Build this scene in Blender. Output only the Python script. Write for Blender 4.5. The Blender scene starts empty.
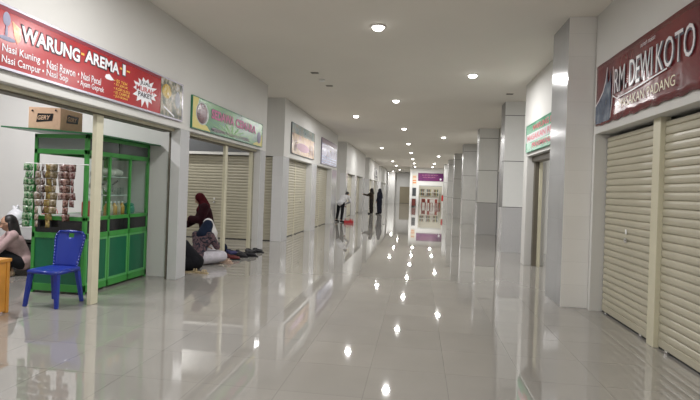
import bpy, bmesh, math, random
from mathutils import Vector, Matrix
random.seed(7)
PI = math.pi
S = bpy.context.scene
C = S.collection

# ---------------------------------------------------------------- camera
F_PX, CAM_H, ROLL = 500.0, 1.446, 0.035
YAW = math.atan(68 / F_PX)
cam = bpy.data.cameras.new('camera')
cam.sensor_width = 36.0
cam.lens = 36.0 * F_PX / 700.0
cam.shift_y = -10.4 / 700.0
cam.clip_start, cam.clip_end = 0.05, 200
cam_ob = bpy.data.objects.new('camera', cam)
C.objects.link(cam_ob)
cam_ob.matrix_world = (Matrix.Translation((0, 0, CAM_H)) @ Matrix.Rotation(YAW, 4, 'Z')
                       @ Matrix.Rotation(PI / 2, 4, 'X') @ Matrix.Rotation(ROLL, 4, 'Z'))
S.camera = cam_ob
# ---------------------------------------------------------------- world, exposure, lamp levels
w = bpy.data.worlds.new('world'); S.world = w; w.use_nodes = True
w.node_tree.nodes['Background'].inputs[0].default_value = (0.9, 0.93, 1.0, 1)
w.node_tree.nodes['Background'].inputs[1].default_value = 0.15
S.view_settings.view_transform = 'Standard'
S.view_settings.look = 'None'
S.view_settings.exposure = 0.0
S.view_settings.gamma = 1.0
S.view_settings.use_curve_mapping = False
S.cycles.use_denoising = True
S.cycles.max_bounces = 8
S.cycles.diffuse_bounces = 5
S.cycles.glossy_bounces = 4
S.cycles.transmission_bounces = 6
S.cycles.caustics_reflective = False
S.cycles.caustics_refractive = False
S.cycles.sample_clamp_indirect = 6.0
LAMP_W = 70.0
LAMP_COL = (1.0, 0.985, 0.97)
CEIL = 3.82
WL, WR = -3.56, 2.24         # front planes of the left and right shop walls
HEAD = 2.27                  # underside of the shop headers

# ---------------------------------------------------------------- materials
MATS = {}
def mat(name, col, rough=0.5, metal=0.0, spec=0.5, noise=0.0, nscale=8.0, bump=0.0, bscale=40.0, coat=0.0, emit=None, estr=0.0, alpha=1.0):
    if name in MATS: return MATS[name]
    m = bpy.data.materials.new(name); m.use_nodes = True
    nt = m.node_tree; b = nt.nodes['Principled BSDF']
    b.inputs['Base Color'].default_value = (*col, 1)
    b.inputs['Roughness'].default_value = rough
    b.inputs['Metallic'].default_value = metal
    b.inputs['Specular IOR Level'].default_value = spec
    b.inputs['Coat Weight'].default_value = coat
    b.inputs['Alpha'].default_value = alpha
    if emit:
        b.inputs['Emission Color'].default_value = (*emit, 1)
        b.inputs['Emission Strength'].default_value = estr
    if noise or bump:
        tc = nt.nodes.new('ShaderNodeTexCoord')
    if noise:
        n = nt.nodes.new('ShaderNodeTexNoise'); n.inputs['Scale'].default_value = nscale
        n.inputs['Detail'].default_value = 4
        nt.links.new(tc.outputs['Object'], n.inputs['Vector'])
        r = nt.nodes.new('ShaderNodeValToRGB')
        r.color_ramp.elements[0].position = 0.3; r.color_ramp.elements[1].position = 0.7
        r.color_ramp.elements[0].color = (*[c * (1 - noise) for c in col], 1)
        r.color_ramp.elements[1].color = (*[min(1, c * (1 + noise)) for c in col], 1)
        nt.links.new(n.outputs['Fac'], r.inputs['Fac'])
        nt.links.new(r.outputs['Color'], b.inputs['Base Color'])
    if bump:
        n2 = nt.nodes.new('ShaderNodeTexNoise'); n2.inputs['Scale'].default_value = bscale
        nt.links.new(tc.outputs['Object'], n2.inputs['Vector'])
        bp = nt.nodes.new('ShaderNodeBump'); bp.inputs['Strength'].default_value = bump; bp.inputs['Distance'].default_value = 0.01
        nt.links.new(n2.outputs['Fac'], bp.inputs['Height'])
        nt.links.new(bp.outputs['Normal'], b.inputs['Normal'])
    MATS[name] = m
    return m

def mat_tile(name, col, grout, bw, bh, loc, rough, mortar=0.0025, axis='XY', vary=0.03, wave=0.0, spec=0.5, coat=0.0, ior=1.5):
    m = bpy.data.materials.new(name); m.use_nodes = True
    nt = m.node_tree; b = nt.nodes['Principled BSDF']; L = nt.links.new
    g = nt.nodes.new('ShaderNodeNewGeometry')
    sp = nt.nodes.new('ShaderNodeSeparateXYZ'); L(g.outputs['Position'], sp.inputs[0])
    cb = nt.nodes.new('ShaderNodeCombineXYZ')
    L(sp.outputs[axis[0]], cb.inputs['X']); L(sp.outputs[axis[1]], cb.inputs['Y'])
    mp = nt.nodes.new('ShaderNodeMapping'); mp.inputs['Location'].default_value = (loc[0], loc[1], 0)
    L(cb.outputs[0], mp.inputs['Vector'])
    br = nt.nodes.new('ShaderNodeTexBrick'); br.offset = 0.0; br.squash = 1.0
    L(mp.outputs[0], br.inputs['Vector'])
    br.inputs['Scale'].default_value = 1.0
    br.inputs['Brick Width'].default_value = bw; br.inputs['Row Height'].default_value = bh
    br.inputs['Mortar Size'].default_value = mortar; br.inputs['Mortar Smooth'].default_value = 0.2
    br.inputs['Color1'].default_value = (*[c * (1 - vary) for c in col], 1)
    br.inputs['Color2'].default_value = (*[c * (1 + vary) for c in col], 1)
    br.inputs['Mortar'].default_value = (*grout, 1)
    n = nt.nodes.new('ShaderNodeTexNoise'); n.inputs['Scale'].default_value = 1.7; n.inputs['Detail'].default_value = 6
    L(g.outputs['Position'], n.inputs['Vector'])
    mx = nt.nodes.new('ShaderNodeMixRGB'); mx.blend_type = 'OVERLAY'; mx.inputs[0].default_value = 0.12
    L(br.outputs['Color'], mx.inputs[1]); L(n.outputs['Fac'], mx.inputs[2])
    L(mx.outputs[0], b.inputs['Base Color'])
    b.inputs['Roughness'].default_value = rough
    b.inputs['Specular IOR Level'].default_value = spec
    b.inputs['Coat Weight'].default_value = coat
    b.inputs['Coat Roughness'].default_value = 0.02
    b.inputs['IOR'].default_value = ior
    if wave:
        n2 = nt.nodes.new('ShaderNodeTexNoise'); n2.inputs['Scale'].default_value = 2.2; n2.inputs['Detail'].default_value = 1
        L(g.outputs['Position'], n2.inputs['Vector'])
        bp = nt.nodes.new('ShaderNodeBump'); bp.inputs['Strength'].default_value = wave; bp.inputs['Distance'].default_value = 0.01
        L(n2.outputs['Fac'], bp.inputs['Height']); L(bp.outputs['Normal'], b.inputs['Normal'])
    MATS[name] = m
    return m

def mat_print(name, cols, scale=3.0, rough=0.25, stretch=(1, 1, 1), detail=3.0, wave=False):
    """a printed picture: soft blotches of several inks"""
    m = bpy.data.materials.new(name); m.use_nodes = True
    nt = m.node_tree; b = nt.nodes['Principled BSDF']; L = nt.links.new
    tc = nt.nodes.new('ShaderNodeTexCoord')
    mp = nt.nodes.new('ShaderNodeMapping'); mp.inputs['Scale'].default_value = stretch
    L(tc.outputs['Object'], mp.inputs['Vector'])
    n = nt.nodes.new('ShaderNodeTexNoise'); n.inputs['Scale'].default_value = scale; n.inputs['Detail'].default_value = detail
    L(mp.outputs[0], n.inputs['Vector'])
    r = nt.nodes.new('ShaderNodeValToRGB'); cr = r.color_ramp
    k = len(cols)
    cr.elements[0].position = 0.3; cr.elements[0].color = (*cols[0], 1)
    cr.elements[1].position = 0.7; cr.elements[1].color = (*cols[-1], 1)
    for i in range(1, k - 1):
        e = cr.elements.new(0.3 + 0.4 * i / (k - 1)); e.color = (*cols[i], 1)
    L(n.outputs['Fac'], r.inputs['Fac']); L(r.outputs['Color'], b.inputs['Base Color'])
    b.inputs['Roughness'].default_value = rough
    if wave:
        n2 = nt.nodes.new('ShaderNodeTexNoise'); n2.inputs['Scale'].default_value = 5
        L(mp.outputs[0], n2.inputs['Vector'])
        bp = nt.nodes.new('ShaderNodeBump'); bp.inputs['Strength'].default_value = 0.3; bp.inputs['Distance'].default_value = 0.015
        L(n2.outputs['Fac'], bp.inputs['Height']); L(bp.outputs['Normal'], b.inputs['Normal'])
    MATS[name] = m
    return m

def mat_glass(name, tint=(0.9, 0.95, 0.93), mixf=0.12):
    m = bpy.data.materials.new(name); m.use_nodes = True
    nt = m.node_tree; nt.nodes.clear(); L = nt.links.new
    o = nt.nodes.new('ShaderNodeOutputMaterial'); mx = nt.nodes.new('ShaderNodeMixShader')
    t = nt.nodes.new('ShaderNodeBsdfTransparent'); t.inputs[0].default_value = (*tint, 1)
    g = nt.nodes.new('ShaderNodeBsdfGlossy'); g.inputs['Roughness'].default_value = 0.03
    f = nt.nodes.new('ShaderNodeLayerWeight'); f.inputs['Blend'].default_value = 0.12
    mm = nt.nodes.new('ShaderNodeMath'); mm.operation = 'MULTIPLY_ADD'; mm.inputs[1].default_value = 0.5; mm.inputs[2].default_value = 0.03
    L(f.outputs['Facing'], mm.inputs[0])
    L(mm.outputs[0], mx.inputs[0]); L(t.outputs[0], mx.inputs[1]); L(g.outputs[0], mx.inputs[2]); L(mx.outputs[0], o.inputs[0])
    MATS[name] = m
    return m

PAINT = mat('wall_paint', (0.63, 0.625, 0.605), 0.65, noise=0.015, nscale=1.2, bump=0.05)
CEILP = mat('ceiling_paint', (0.80, 0.77, 0.71), 0.8, noise=0.02, nscale=0.7)
FLOOR = mat_tile('floor_tile', (0.285, 0.272, 0.25), (0.14, 0.14, 0.13), 0.6, 0.6, (0.335, -4.07 + 60), 0.028, 0.0014, wave=0.0, spec=0.9, ior=2.05)
PTILE_L = mat_tile('pillar_tile', (0.70, 0.70, 0.71), (0.58, 0.58, 0.58), 0.6, 0.6, (0.1, 0.05), 0.12, 0.001, axis='YZ', wave=0.01)
PTILE_R = mat_tile('column_tile', (0.82, 0.81, 0.79), (0.66, 0.66, 0.64), 0.66, 0.3, (0.26, 0.0), 0.14, 0.0012, axis='XZ', wave=0.01)
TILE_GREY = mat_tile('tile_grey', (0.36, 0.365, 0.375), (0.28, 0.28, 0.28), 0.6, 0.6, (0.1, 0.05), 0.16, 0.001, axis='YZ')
PLOW = mat('column_granite', (0.52, 0.52, 0.53), 0.12, noise=0.04, nscale=30)
PANEL = mat('column_panel', (0.80, 0.81, 0.80), 0.22, noise=0.01)
PSIDE = mat('column_side_shade', (0.20, 0.20, 0.205), 0.3, noise=0.03, nscale=12)  # corridor side of the clad columns, its shade put into the colour
DARKJ = mat('dark_joint', (0.06, 0.06, 0.06), 0.6)
SHUT = mat('shutter_beige', (0.46, 0.43, 0.335), 0.38, metal=0.0, spec=0.5, noise=0.05, nscale=2.0)
FRAME = mat('frame_beige', (0.60, 0.57, 0.43), 0.38, noise=0.03)
DFRAME = mat('frame_dark', (0.13, 0.115, 0.09), 0.5)  # dark brown steel of the guide channels and header tracks
RUBBER = mat('rubber_black', (0.02, 0.02, 0.02), 0.6)
CHROME = mat('chrome', (0.75, 0.75, 0.75), 0.2, metal=1.0)
WHITE = mat('white_plastic', (0.85, 0.85, 0.84), 0.35)
LENS = mat('lamp_lens', (1, 1, 1), 0.4, emit=(1, 0.97, 0.92), estr=10)
DARKG = mat('dark_glass', (0.03, 0.035, 0.035), 0.06, spec=0.6)
GREEN = mat('green_frame', (0.045, 0.27, 0.05), 0.28, noise=0.06)
GREENP = mat('green_panel', (0.005, 0.12, 0.055), 0.32, noise=0.06)
BLACK = mat('black_gloss', (0.012, 0.012, 0.014), 0.15)
CARD = mat('cardboard', (0.44, 0.29, 0.19), 0.8, noise=0.06, nscale=20)
BLUE = mat('blue_plastic', (0.012, 0.032, 0.27), 0.3, noise=0.05, nscale=4)
GLASS = mat_glass('clear_glass')
SKIN = mat('skin', (0.42, 0.25, 0.17), 0.55)
HAIR = mat('black_hair', (0.012, 0.010, 0.010), 0.5)
RED = mat('banner_red', (0.36, 0.016, 0.022), 0.22, noise=0.12, nscale=2)
LETW = mat('letter_white', (0.85, 0.85, 0.90), 0.35)
LETY = mat('letter_yellow', (0.85, 0.48, 0.06), 0.35)
LETK = mat('letter_black', (0.02, 0.015, 0.03), 0.4)
MAROON = mat_print('banner_maroon', [(0.20, 0.02, 0.022), (0.16, 0.02, 0.025), (0.09, 0.012, 0.02)], 1.2, 0.2, wave=True)
SILVER = mat('sign_trim', (0.55, 0.53, 0.62), 0.25, metal=0.4)

# ---------------------------------------------------------------- mesh helpers
def link(name, me, parent=None, loc=(0, 0, 0), rz=0.0):
    o = bpy.data.objects.new(name, me); C.objects.link(o)
    if parent is not None: o.parent = parent
    o.location = loc; o.rotation_euler = (0, 0, rz)
    return o

def fin(name, bm, m, parent=None, loc=(0, 0, 0), rz=0.0, smooth=False, bevel=0.0, seg=2):
    bmesh.ops.recalc_face_normals(bm, faces=bm.faces[:])
    me = bpy.data.meshes.new(name); bm.to_mesh(me); bm.free()
    for mm in (m if isinstance(m, (list, tuple)) else [m]): me.materials.append(mm)
    if smooth:
        for p in me.polygons: p.use_smooth = True
    o = link(name, me, parent, loc, rz)
    if bevel:
        b = o.modifiers.new('bevel', 'BEVEL'); b.width = bevel; b.segments = seg; b.limit_method = 'ANGLE'
    return o

def box(bm, x0, x1, y0, y1, z0, z1, mi=0, M=None):
    v = [bm.verts.new((x, y, z)) for x in (x0, x1) for y in (y0, y1) for z in (z0, z1)]
    fs = []
    for q in ((0, 1, 3, 2), (4, 6, 7, 5), (0, 4, 5, 1), (2, 3, 7, 6), (0, 2, 6, 4), (1, 5, 7, 3)):
        f = bm.faces.new([v[i] for i in q]); f.material_index = mi; fs.append(f)
    if M is not None: bmesh.ops.transform(bm, matrix=M, verts=v)
    return v

def mbox(name, m, x0, x1, y0, y1, z0, z1, parent=None, bevel=0.0, **k):
    bm = bmesh.new(); box(bm, x0, x1, y0, y1, z0, z1)
    return fin(name, bm, m, parent, bevel=bevel, **k)

def tube(bm, p0, p1, r0, r1=None, seg=16, caps=True):
    r1 = r0 if r1 is None else r1
    p0, p1 = Vector(p0), Vector(p1); d = (p1 - p0)
    q = d.to_track_quat('Z', 'Y').to_matrix()
    rings = []
    for p, r in ((p0, r0), (p1, r1)):
        rings.append([bm.verts.new(p + q @ Vector((r * math.cos(2 * PI * i / seg), r * math.sin(2 * PI * i / seg), 0))) for i in range(seg)])
    for i in range(seg):
        j = (i + 1) % seg
        bm.faces.new([rings[0][i], rings[0][j], rings[1][j], rings[1][i]])
    if caps:
        bm.faces.new(rings[0][::-1]); bm.faces.new(rings[1])

def lathe(bm, prof, cx=0, cy=0, z0=0, seg=24):
    rings = []
    for r, z in prof:
        r = max(r, 1e-4)
        rings.append([bm.verts.new((cx + r * math.cos(2 * PI * i / seg), cy + r * math.sin(2 * PI * i / seg), z0 + z)) for i in range(seg)])
    for a, b in zip(rings, rings[1:]):
        for i in range(seg):
            j = (i + 1) % seg
            bm.faces.new([a[i], a[j], b[j], b[i]])
    bm.faces.new(rings[0][::-1]); bm.faces.new(rings[-1])

def ellip(bm, c, r, seg=20, rings=12, M=None):
    mtx = Matrix.Translation(c) @ (M if M is not None else Matrix()) @ Matrix.Diagonal((*r, 1))
    bmesh.ops.create_uvsphere(bm, u_segments=seg, v_segments=rings, radius=1.0, matrix=mtx)

def capsule(bm, p0, r0, p1, r1, seg=16):
    p0, p1 = Vector(p0), Vector(p1)
    ellip(bm, p0, (r0,) * 3, seg, 10); ellip(bm, p1, (r1,) * 3, seg, 10)
    if (p1 - p0).length > 1e-4: tube(bm, p0, p1, r0, r1, seg)

def prism(bm, pts, y0, y1, mi=0):
    """outline in the XZ plane given thickness along Y"""
    a = [bm.verts.new((x, y0, z)) for x, z in pts]; b = [bm.verts.new((x, y1, z)) for x, z in pts]
    n = len(pts)
    f = bm.faces.new(a); f.material_index = mi
    f = bm.faces.new(b[::-1]); f.material_index = mi
    for i in range(n):
        j = (i + 1) % n
        f = bm.faces.new([a[i], b[i], b[j], a[j]]); f.material_index = mi

def remeshed(name, bm, m, voxel, parent, smooth=3):
    """joins overlapping solids into one continuous skin"""
    me = bpy.data.meshes.new('tmp'); bm.to_mesh(me); bm.free()
    o = bpy.data.objects.new('tmp', me); C.objects.link(o)
    r = o.modifiers.new('r', 'REMESH'); r.mode = 'VOXEL'; r.voxel_size = voxel; r.use_smooth_shade = True
    if smooth:
        s = o.modifiers.new('s', 'SMOOTH'); s.factor = 0.5; s.iterations = smooth
    dg = bpy.context.evaluated_depsgraph_get(); dg.update()
    me2 = bpy.data.meshes.new_from_object(o.evaluated_get(dg))
    bpy.data.objects.remove(o); bpy.data.meshes.remove(me)
    me2.name = name; me2.materials.clear(); me2.materials.append(m)
    for p in me2.polygons: p.use_smooth = True
    return link(name, me2, parent)

def tag(o, label=None, cat=None, group=None, kind=None):
    if label: o['label'] = label
    if cat: o['category'] = cat
    if group: o['group'] = group
    if kind: o['kind'] = kind
    return o
def thing(name, label, cat, loc=(0, 0, 0), rz=0.0, group=None):
    return tag(link(name, None, None, loc, rz), label, cat, group)
def grey_sides(o, m, nx):
    """the faces of a pier that look onto the corridor carry a second, greyer material"""
    o.data.materials.append(m)
    for p in o.data.polygons:
        if p.normal.x * nx > 0.9: p.material_index = len(o.data.materials) - 1
    return o
def struct(o, label, cat='wall'):
    return tag(o, label, cat, kind='structure')
def sbox(name, m, label, x0, x1, y0, y1, z0, z1, cat='wall', bevel=0.0):
    return struct(mbox(name, m, x0, x1, y0, y1, z0, z1, bevel=bevel), label, cat)
def copy_tree(o, parent=None):
    c = o.copy(); C.objects.link(c)
    if parent is not None: c.parent = parent
    for ch in list(o.children): copy_tree(ch, c)
    return c

def text_mesh(txt, width, height, bold=0.0, shear=0.0, space=1.0):
    """a flat lettering mesh in the local XZ plane, lower left corner at the origin, reading along +X, facing -Y"""
    cu = bpy.data.curves.new('t', 'FONT'); cu.body = txt; cu.size = 1.0; cu.extrude = 0.0; cu.offset = bold; cu.shear = shear
    cu.space_character = space; cu.resolution_u = 3
    o = bpy.data.objects.new('t', cu); C.objects.link(o)
    dg = bpy.context.evaluated_depsgraph_get(); dg.update()
    me = bpy.data.meshes.new_from_object(o.evaluated_get(dg))
    bpy.data.objects.remove(o); bpy.data.curves.remove(cu)
    xs = [v.co.x for v in me.vertices]; ys = [v.co.y for v in me.vertices]
    x0, x1, y0, y1 = min(xs), max(xs), min(ys), max(ys)
    for v in me.vertices:
        v.co = Vector(((v.co.x - x0) / (x1 - x0) * width, 0, (v.co.y - y0) / (y1 - y0) * height))
    return me
def lettering(items, m, parent, y, name='lettering'):
    """items: (text, x, z, width, height[, bold, shear]); each line of writing is its own part of the sign"""
    parent = next((c for c in parent.children if c.name.split('.')[0] in ('board', 'vinyl_sheet')), parent)
    for it in items:
        t, x, z, wd, h = it[:5]; bold = it[5] if len(it) > 5 else 0.0; sh = it[6] if len(it) > 6 else 0.0
        me = text_mesh(t, wd, h, bold, sh); me.name = name; me.materials.append(m)
        link(name, me, parent, (x, y, z))

# ================================================================= SETTING
YB, YE = -7.0, 62.0
sbox('floor', FLOOR, 'polished beige square floor tiles of the corridor', -9.6, 9.6, YB, YE + 4, -0.1, 0.0, 'floor')
sbox('ceiling', CEILP, 'flat pale grey ceiling over the corridor', -9.6, 9.6, YB, YE + 4, CEIL, CEIL + 0.1, 'ceiling')
sbox('wall_back', PAINT, 'plain wall closing the corridor behind the viewer', -9.6, 9.6, YB - 0.15, YB, 0, CEIL)
sbox('wall_far_left', PAINT, 'outer wall at the end of the left side passages', -9.75, -9.6, YB, YE + 4, 0, CEIL)
sbox('wall_far_right', PAINT, 'outer wall at the end of the right side passages', 9.6, 9.75, YB, YE + 4, 0, CEIL)

nshut = [0]
def shutter(loc, rz, wd, ht, label, group=None, handle=True, m=None):
    """rolling shutter; local: width along X centred, faces -Y"""
    key = (round(wd, 3), round(ht, 3), handle)
    if key in shutter.cache:
        o = copy_tree(shutter.cache[key]); o.location = loc; o.rotation_euler = (0, 0, rz)
        if 'group' in o: del o['group']
        o['label'] = label
        if group: o['group'] = group
        return o
    t = thing('roller_shutter', label, 'shutter', loc, rz, group)
    bm = bmesh.new(); pitch = 0.080; n = int((ht - 0.09) / pitch); pr = []
    z0 = 0.09
    for i in range(n + 1):
        z = z0 + i * pitch
        for fz, d in ((0.0, 0.0), (0.06, 0.013), (0.3, 0.020), (0.6, 0.021), (0.88, 0.016), (0.96, 0.008)):
            zz = z + fz * pitch
            if zz <= ht: pr.append((-d, zz))
    pr += [(0.012, pr[-1][1]), (0.012, z0)]
    a = [bm.verts.new((-wd / 2, y, z)) for y, z in pr]; b = [bm.verts.new((wd / 2, y, z)) for y, z in pr]
    for i in range(len(pr)):
        j = (i + 1) % len(pr)
        bm.faces.new([a[i], a[j], b[j], b[i]])
    cur = fin('curtain', bm, m or SHUT, t)
    mbox('bottom_bar', m or SHUT, -wd / 2, wd / 2, -0.022, 0.015, 0.022, 0.095, t, bevel=0.004)
    mbox('rubber_seal', RUBBER, -wd / 2, wd / 2, -0.012, 0.012, 0.0, 0.022, t)
    if handle:
        bm = bmesh.new(); box(bm, -0.03, 0.03, -0.035, -0.018, 0.95, 1.0); box(bm, -0.018, 0.018, -0.045, -0.03, 0.965, 0.985)
        fin('lock_plate', bm, CHROME, cur, bevel=0.003)
        tag(mbox('notice_sticker', WHITE, -0.02, 0.02, -0.03, -0.024, 1.045, 1.10, cur), 'small white sticker')
        for sx in (-1, 1):
            bm = bmesh.new(); x = sx * wd * 0.36
            box(bm, x - 0.03, x + 0.03, -0.045, -0.02, 0.0, 0.035); tube(bm, (x, -0.05, 0.02), (x, -0.02, 0.02), 0.012, seg=8)
            fin('floor_latch', bm, CHROME, t)
    shutter.cache[key] = t
    return t
shutter.cache = {}

# ---- left shop wall: header band, gray tiled piers, shop by shop
LH0, LH1 = WL - 0.30, WL
def left_block(n, y0, y1, piers, label):
    bm = bmesh.new(); box(bm, LH0, LH1, y0, y1, HEAD, CEIL)
    struct(fin('wall_left', bm, PAINT, bevel=0.006), 'white wall band above %s' % label)
    for k, (a, b) in enumerate(piers):
        sbox('pillar', PTILE_L, 'grey tiled pier between shop fronts', (LH0 if a > 11.5 else -3.71), LH1 - 0.001, a, b, 0, HEAD - 0.001, 'pillar', 0.004)
        grey_sides(bpy.context.scene.objects[-1] if False else C.objects[-1], mat('tile_pale_grey', (0.50, 0.505, 0.52), 0.14, noise=0.02), 1)
def trim_bar(x0, x1, y0, y1, z0, z1, m=None, label='beige steel shop front post'):
    return sbox('trim', m or FRAME, label, x0, x1, y0, y1, z0, z1, 'post', 0.004)

# block A
left_block(1, YB, 11.33, [(YB, 3.7), (7.1, 7.4), (10.95, 11.33)], 'the food stall fronts')
for (a, b, ml, mr) in ((3.7, 7.1, 5.35, 5.475), (7.4, 10.95, 9.27, 9.39)):
    trim_bar(-3.77, -3.715, ml, mr, 0, HEAD - 0.04)
    trim_bar(-3.84, -3.66, a, b, HEAD - 0.04, HEAD - 0.002, label='beige steel header track of the shop opening')
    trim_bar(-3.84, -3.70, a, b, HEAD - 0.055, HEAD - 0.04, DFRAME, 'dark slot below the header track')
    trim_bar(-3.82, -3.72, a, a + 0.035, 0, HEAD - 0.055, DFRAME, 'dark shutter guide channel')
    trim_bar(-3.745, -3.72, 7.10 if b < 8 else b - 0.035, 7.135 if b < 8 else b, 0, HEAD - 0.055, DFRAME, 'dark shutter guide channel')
trim_bar(-3.78, -3.72, 10.80, 10.92, 0, HEAD - 0.055, FRAME, 'beige side frame of the open stall')
# partition between the stalls, back wall of stall one
sbox('wall_partition', PAINT, 'white partition wall beside the green cabinet', -9.6, -3.715, 7.29, 7.40, 0, CEIL)
sbox('wall_stall_front', PAINT, 'white side wall at the near end of the stall', -9.6, LH0, 2.3, 2.45, 0, CEIL)
# block B, C, D, E
PER = 11.65
blocks = []
for k in range(4):
    o = 12.9 + PER * k
    yend = o + 8.8
    pcs = [(o, o + 0.6), (o + 3.62, o + 4.4), (o + 7.5, yend)]
    left_block(k + 2, o, yend, pcs, ['the closed shops with picture banners', 'the shops beside the cleaner', 'the far closed shops', 'the last closed shops'][k])
    blocks.append((o, yend))
    for (a, b) in ((o + 0.6, o + 3.62), (o + 4.4, o + 7.5)):
        mid = (a + b) / 2
        trim_bar(-3.81, -3.755, mid - 0.045, mid + 0.045, 0, HEAD)
        bw = (b - a) / 2 - 0.045
        for s, w_ in ((-1, 'nearer'), (1, 'farther')):
            if k == 0:
                which = 'under the food picture banner' if a < o + 2 else 'under the purple picture banner'
                lab = 'beige roller shutter, %s half of the pair %s' % (w_, which); g = None
            elif k == 1:
                which = 'just behind the cleaner in white shirt' if a < o + 2 else 'just before the two standing people'
                lab = 'beige roller shutter, %s half of the pair %s' % (w_, which); g = None
            else:
                lab = 'distant beige roller shutter on the side of the corridor with the standing people'; g = 'distant shutters past the standing people'
            shutter((-3.78, mid + s * (0.045 + bw / 2), 0), PI / 2, bw, HEAD - 0.005, lab, g, handle=(k == 0))
    # end wall of the block facing the passage
    sbox('wall_passage', PAINT, 'white wall above the passage shutters', -9.6, LH0, o, o + 0.3, HEAD if k == 0 else 0, CEIL)
    sbox('wall_passage', PAINT, 'white rear end wall of a shop block', -9.6, LH0, yend - 0.2, yend, 0, CEIL)
    if k == 0:
        sbox('pillar', PTILE_R, 'grey tiled pier at the passage corner', -4.02 + 0.16, LH0, o, o + 0.3, 0, HEAD - 0.001, 'pillar')
        # passage-facing shutters and the painted shade on the wall above them
        xs = [(-9.5, -7.2), (-7.1, LH0 - 0.002)]
        for i, (xa, xb) in enumerate(xs):
            shutter(((xa + xb) / 2, o + 0.10, 0), 0, xb - xa, HEAD - 0.005,
                    ['beige roller shutter deep in the side passage, by the outer wall', 'wide beige roller shutter behind the woman in maroon headscarf'][i], handle=(i == 1))
        for xa in (-7.2,):
            sbox('trim', FRAME, 'pale post between the passage shutters', xa, xa + (0.1 if xa < -5 else 0.08), o + 0.02, o + 0.18, 0, HEAD, 'post')
        sbox('trim', mat('pale_strip', (0.72, 0.71, 0.68), 0.4), 'pale strip above the passage shutters', -9.5, -4.45, o - 0.05, o - 0.001, HEAD + 0.0, HEAD + 0.07, 'trim')
        sbox('trim', mat('wall_shade_grey', (0.12, 0.125, 0.13), 0.35), 'dark panel for the shade on the wall above the passage shutters', -9.5, -4.45, o - 0.03, o - 0.001, HEAD + 0.07, 3.05, 'trim')  # dark panel in place of the shade on the upper wall
sbox('wall_left_end', PAINT, 'white wall at the far left end of the corridor', WL - 0.3, WL, 59.4, YE, 0, CEIL)

# ---- right side
RH0, RH1 = WR, WR + 0.30
sbox('wall_right', PAINT, 'white wall band above the near right shutters', RH0, RH1, YB, 6.88, HEAD, CEIL)
sbox('wall_right', PAINT, 'white wall band above the opening with the green banner', RH0, RH1, 7.6, 11.2, HEAD, CEIL)
sbox('pillar', PAINT, 'white jamb between the near column and the shutters', RH0 - 0.005, RH1, 6.80, 6.92, 0, HEAD - 0.002, 'pillar')
sbox('pillar', PAINT, 'wall pier before the near right shutters', RH0, RH1, YB, 3.75, 0, HEAD - 0.002, 'pillar')
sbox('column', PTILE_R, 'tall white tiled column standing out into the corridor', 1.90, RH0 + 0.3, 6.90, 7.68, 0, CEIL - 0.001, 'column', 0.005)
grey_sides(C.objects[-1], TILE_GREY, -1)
sbox('pillar', PAINT, 'pale end pier of the opening under the green banner', RH0, RH1 + 0.1, 10.86, 11.2, 0, HEAD - 0.002, 'pillar', 0.004)
for a, b, lab in ((5.42, 6.78, 'beige roller shutter beneath the maroon banner, beside the white column'), (3.77, 5.27, 'beige roller shutter beneath the maroon banner, nearer the viewer')):
    shutter((2.40, (a + b) / 2, 0), -PI / 2, b - a, HEAD - 0.03, lab)
trim_bar(2.335, 2.43, 5.27, 5.42, 0, HEAD - 0.002)
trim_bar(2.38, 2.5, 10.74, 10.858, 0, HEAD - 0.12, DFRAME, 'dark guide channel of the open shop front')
trim_bar(2.46, 2.52, 10.68, 10.74, 0, HEAD - 0.12, FRAME, 'beige side frame of the open shop front')
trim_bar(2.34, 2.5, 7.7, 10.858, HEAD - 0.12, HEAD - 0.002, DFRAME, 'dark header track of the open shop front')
sbox('wall_shop_right', PAINT, 'partition wall of the shop beyond the column', RH1, 9.6, 7.0, 7.2, 0, CEIL)
# freestanding clad columns of the corridor, wall behind them
cols_y = [13.1, 18.5, 24.45, 30.4, 36.2, 42.0]
for i, y in enumerate(cols_y):
    lab = ['panel-clad column just past the green banner', 'panel-clad column second past the green banner', 'panel-clad column third past the green banner'][i] if i < 3 else 'distant panel-clad column on the right side of the corridor'
    x0 = 2.13 if i < 2 else 2.10
    x1 = x0 + 0.68
    t = bmesh.new()
    box(t, x0, x1, y, y + 0.6, 0, 1.135, 0); box(t, x0, x1, y, y + 0.6, 1.15, 2.30, 1)
    box(t, x0, x1, y, y + 0.6, 2.315, 3.46, 1); box(t, x0, x1, y, y + 0.6, 3.475, CEIL - 0.001, 1)
    box(t, x0 + 0.012, x1 - 0.012, y + 0.012, y + 0.59, 0.01, CEIL - 0.001, 2)
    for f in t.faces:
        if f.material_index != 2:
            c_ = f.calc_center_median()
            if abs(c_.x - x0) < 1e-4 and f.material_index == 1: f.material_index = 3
    gr = mat('column_grey', (0.56, 0.56, 0.55), 0.2, noise=0.03)
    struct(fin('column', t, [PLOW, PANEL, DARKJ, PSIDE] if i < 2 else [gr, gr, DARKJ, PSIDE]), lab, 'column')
WRB = 2.83
sbox('wall_right', PAINT, 'white wall above the shutters behind the row of columns', WRB, WRB + 0.3, 13.1, 48.9, HEAD, CEIL)
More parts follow.
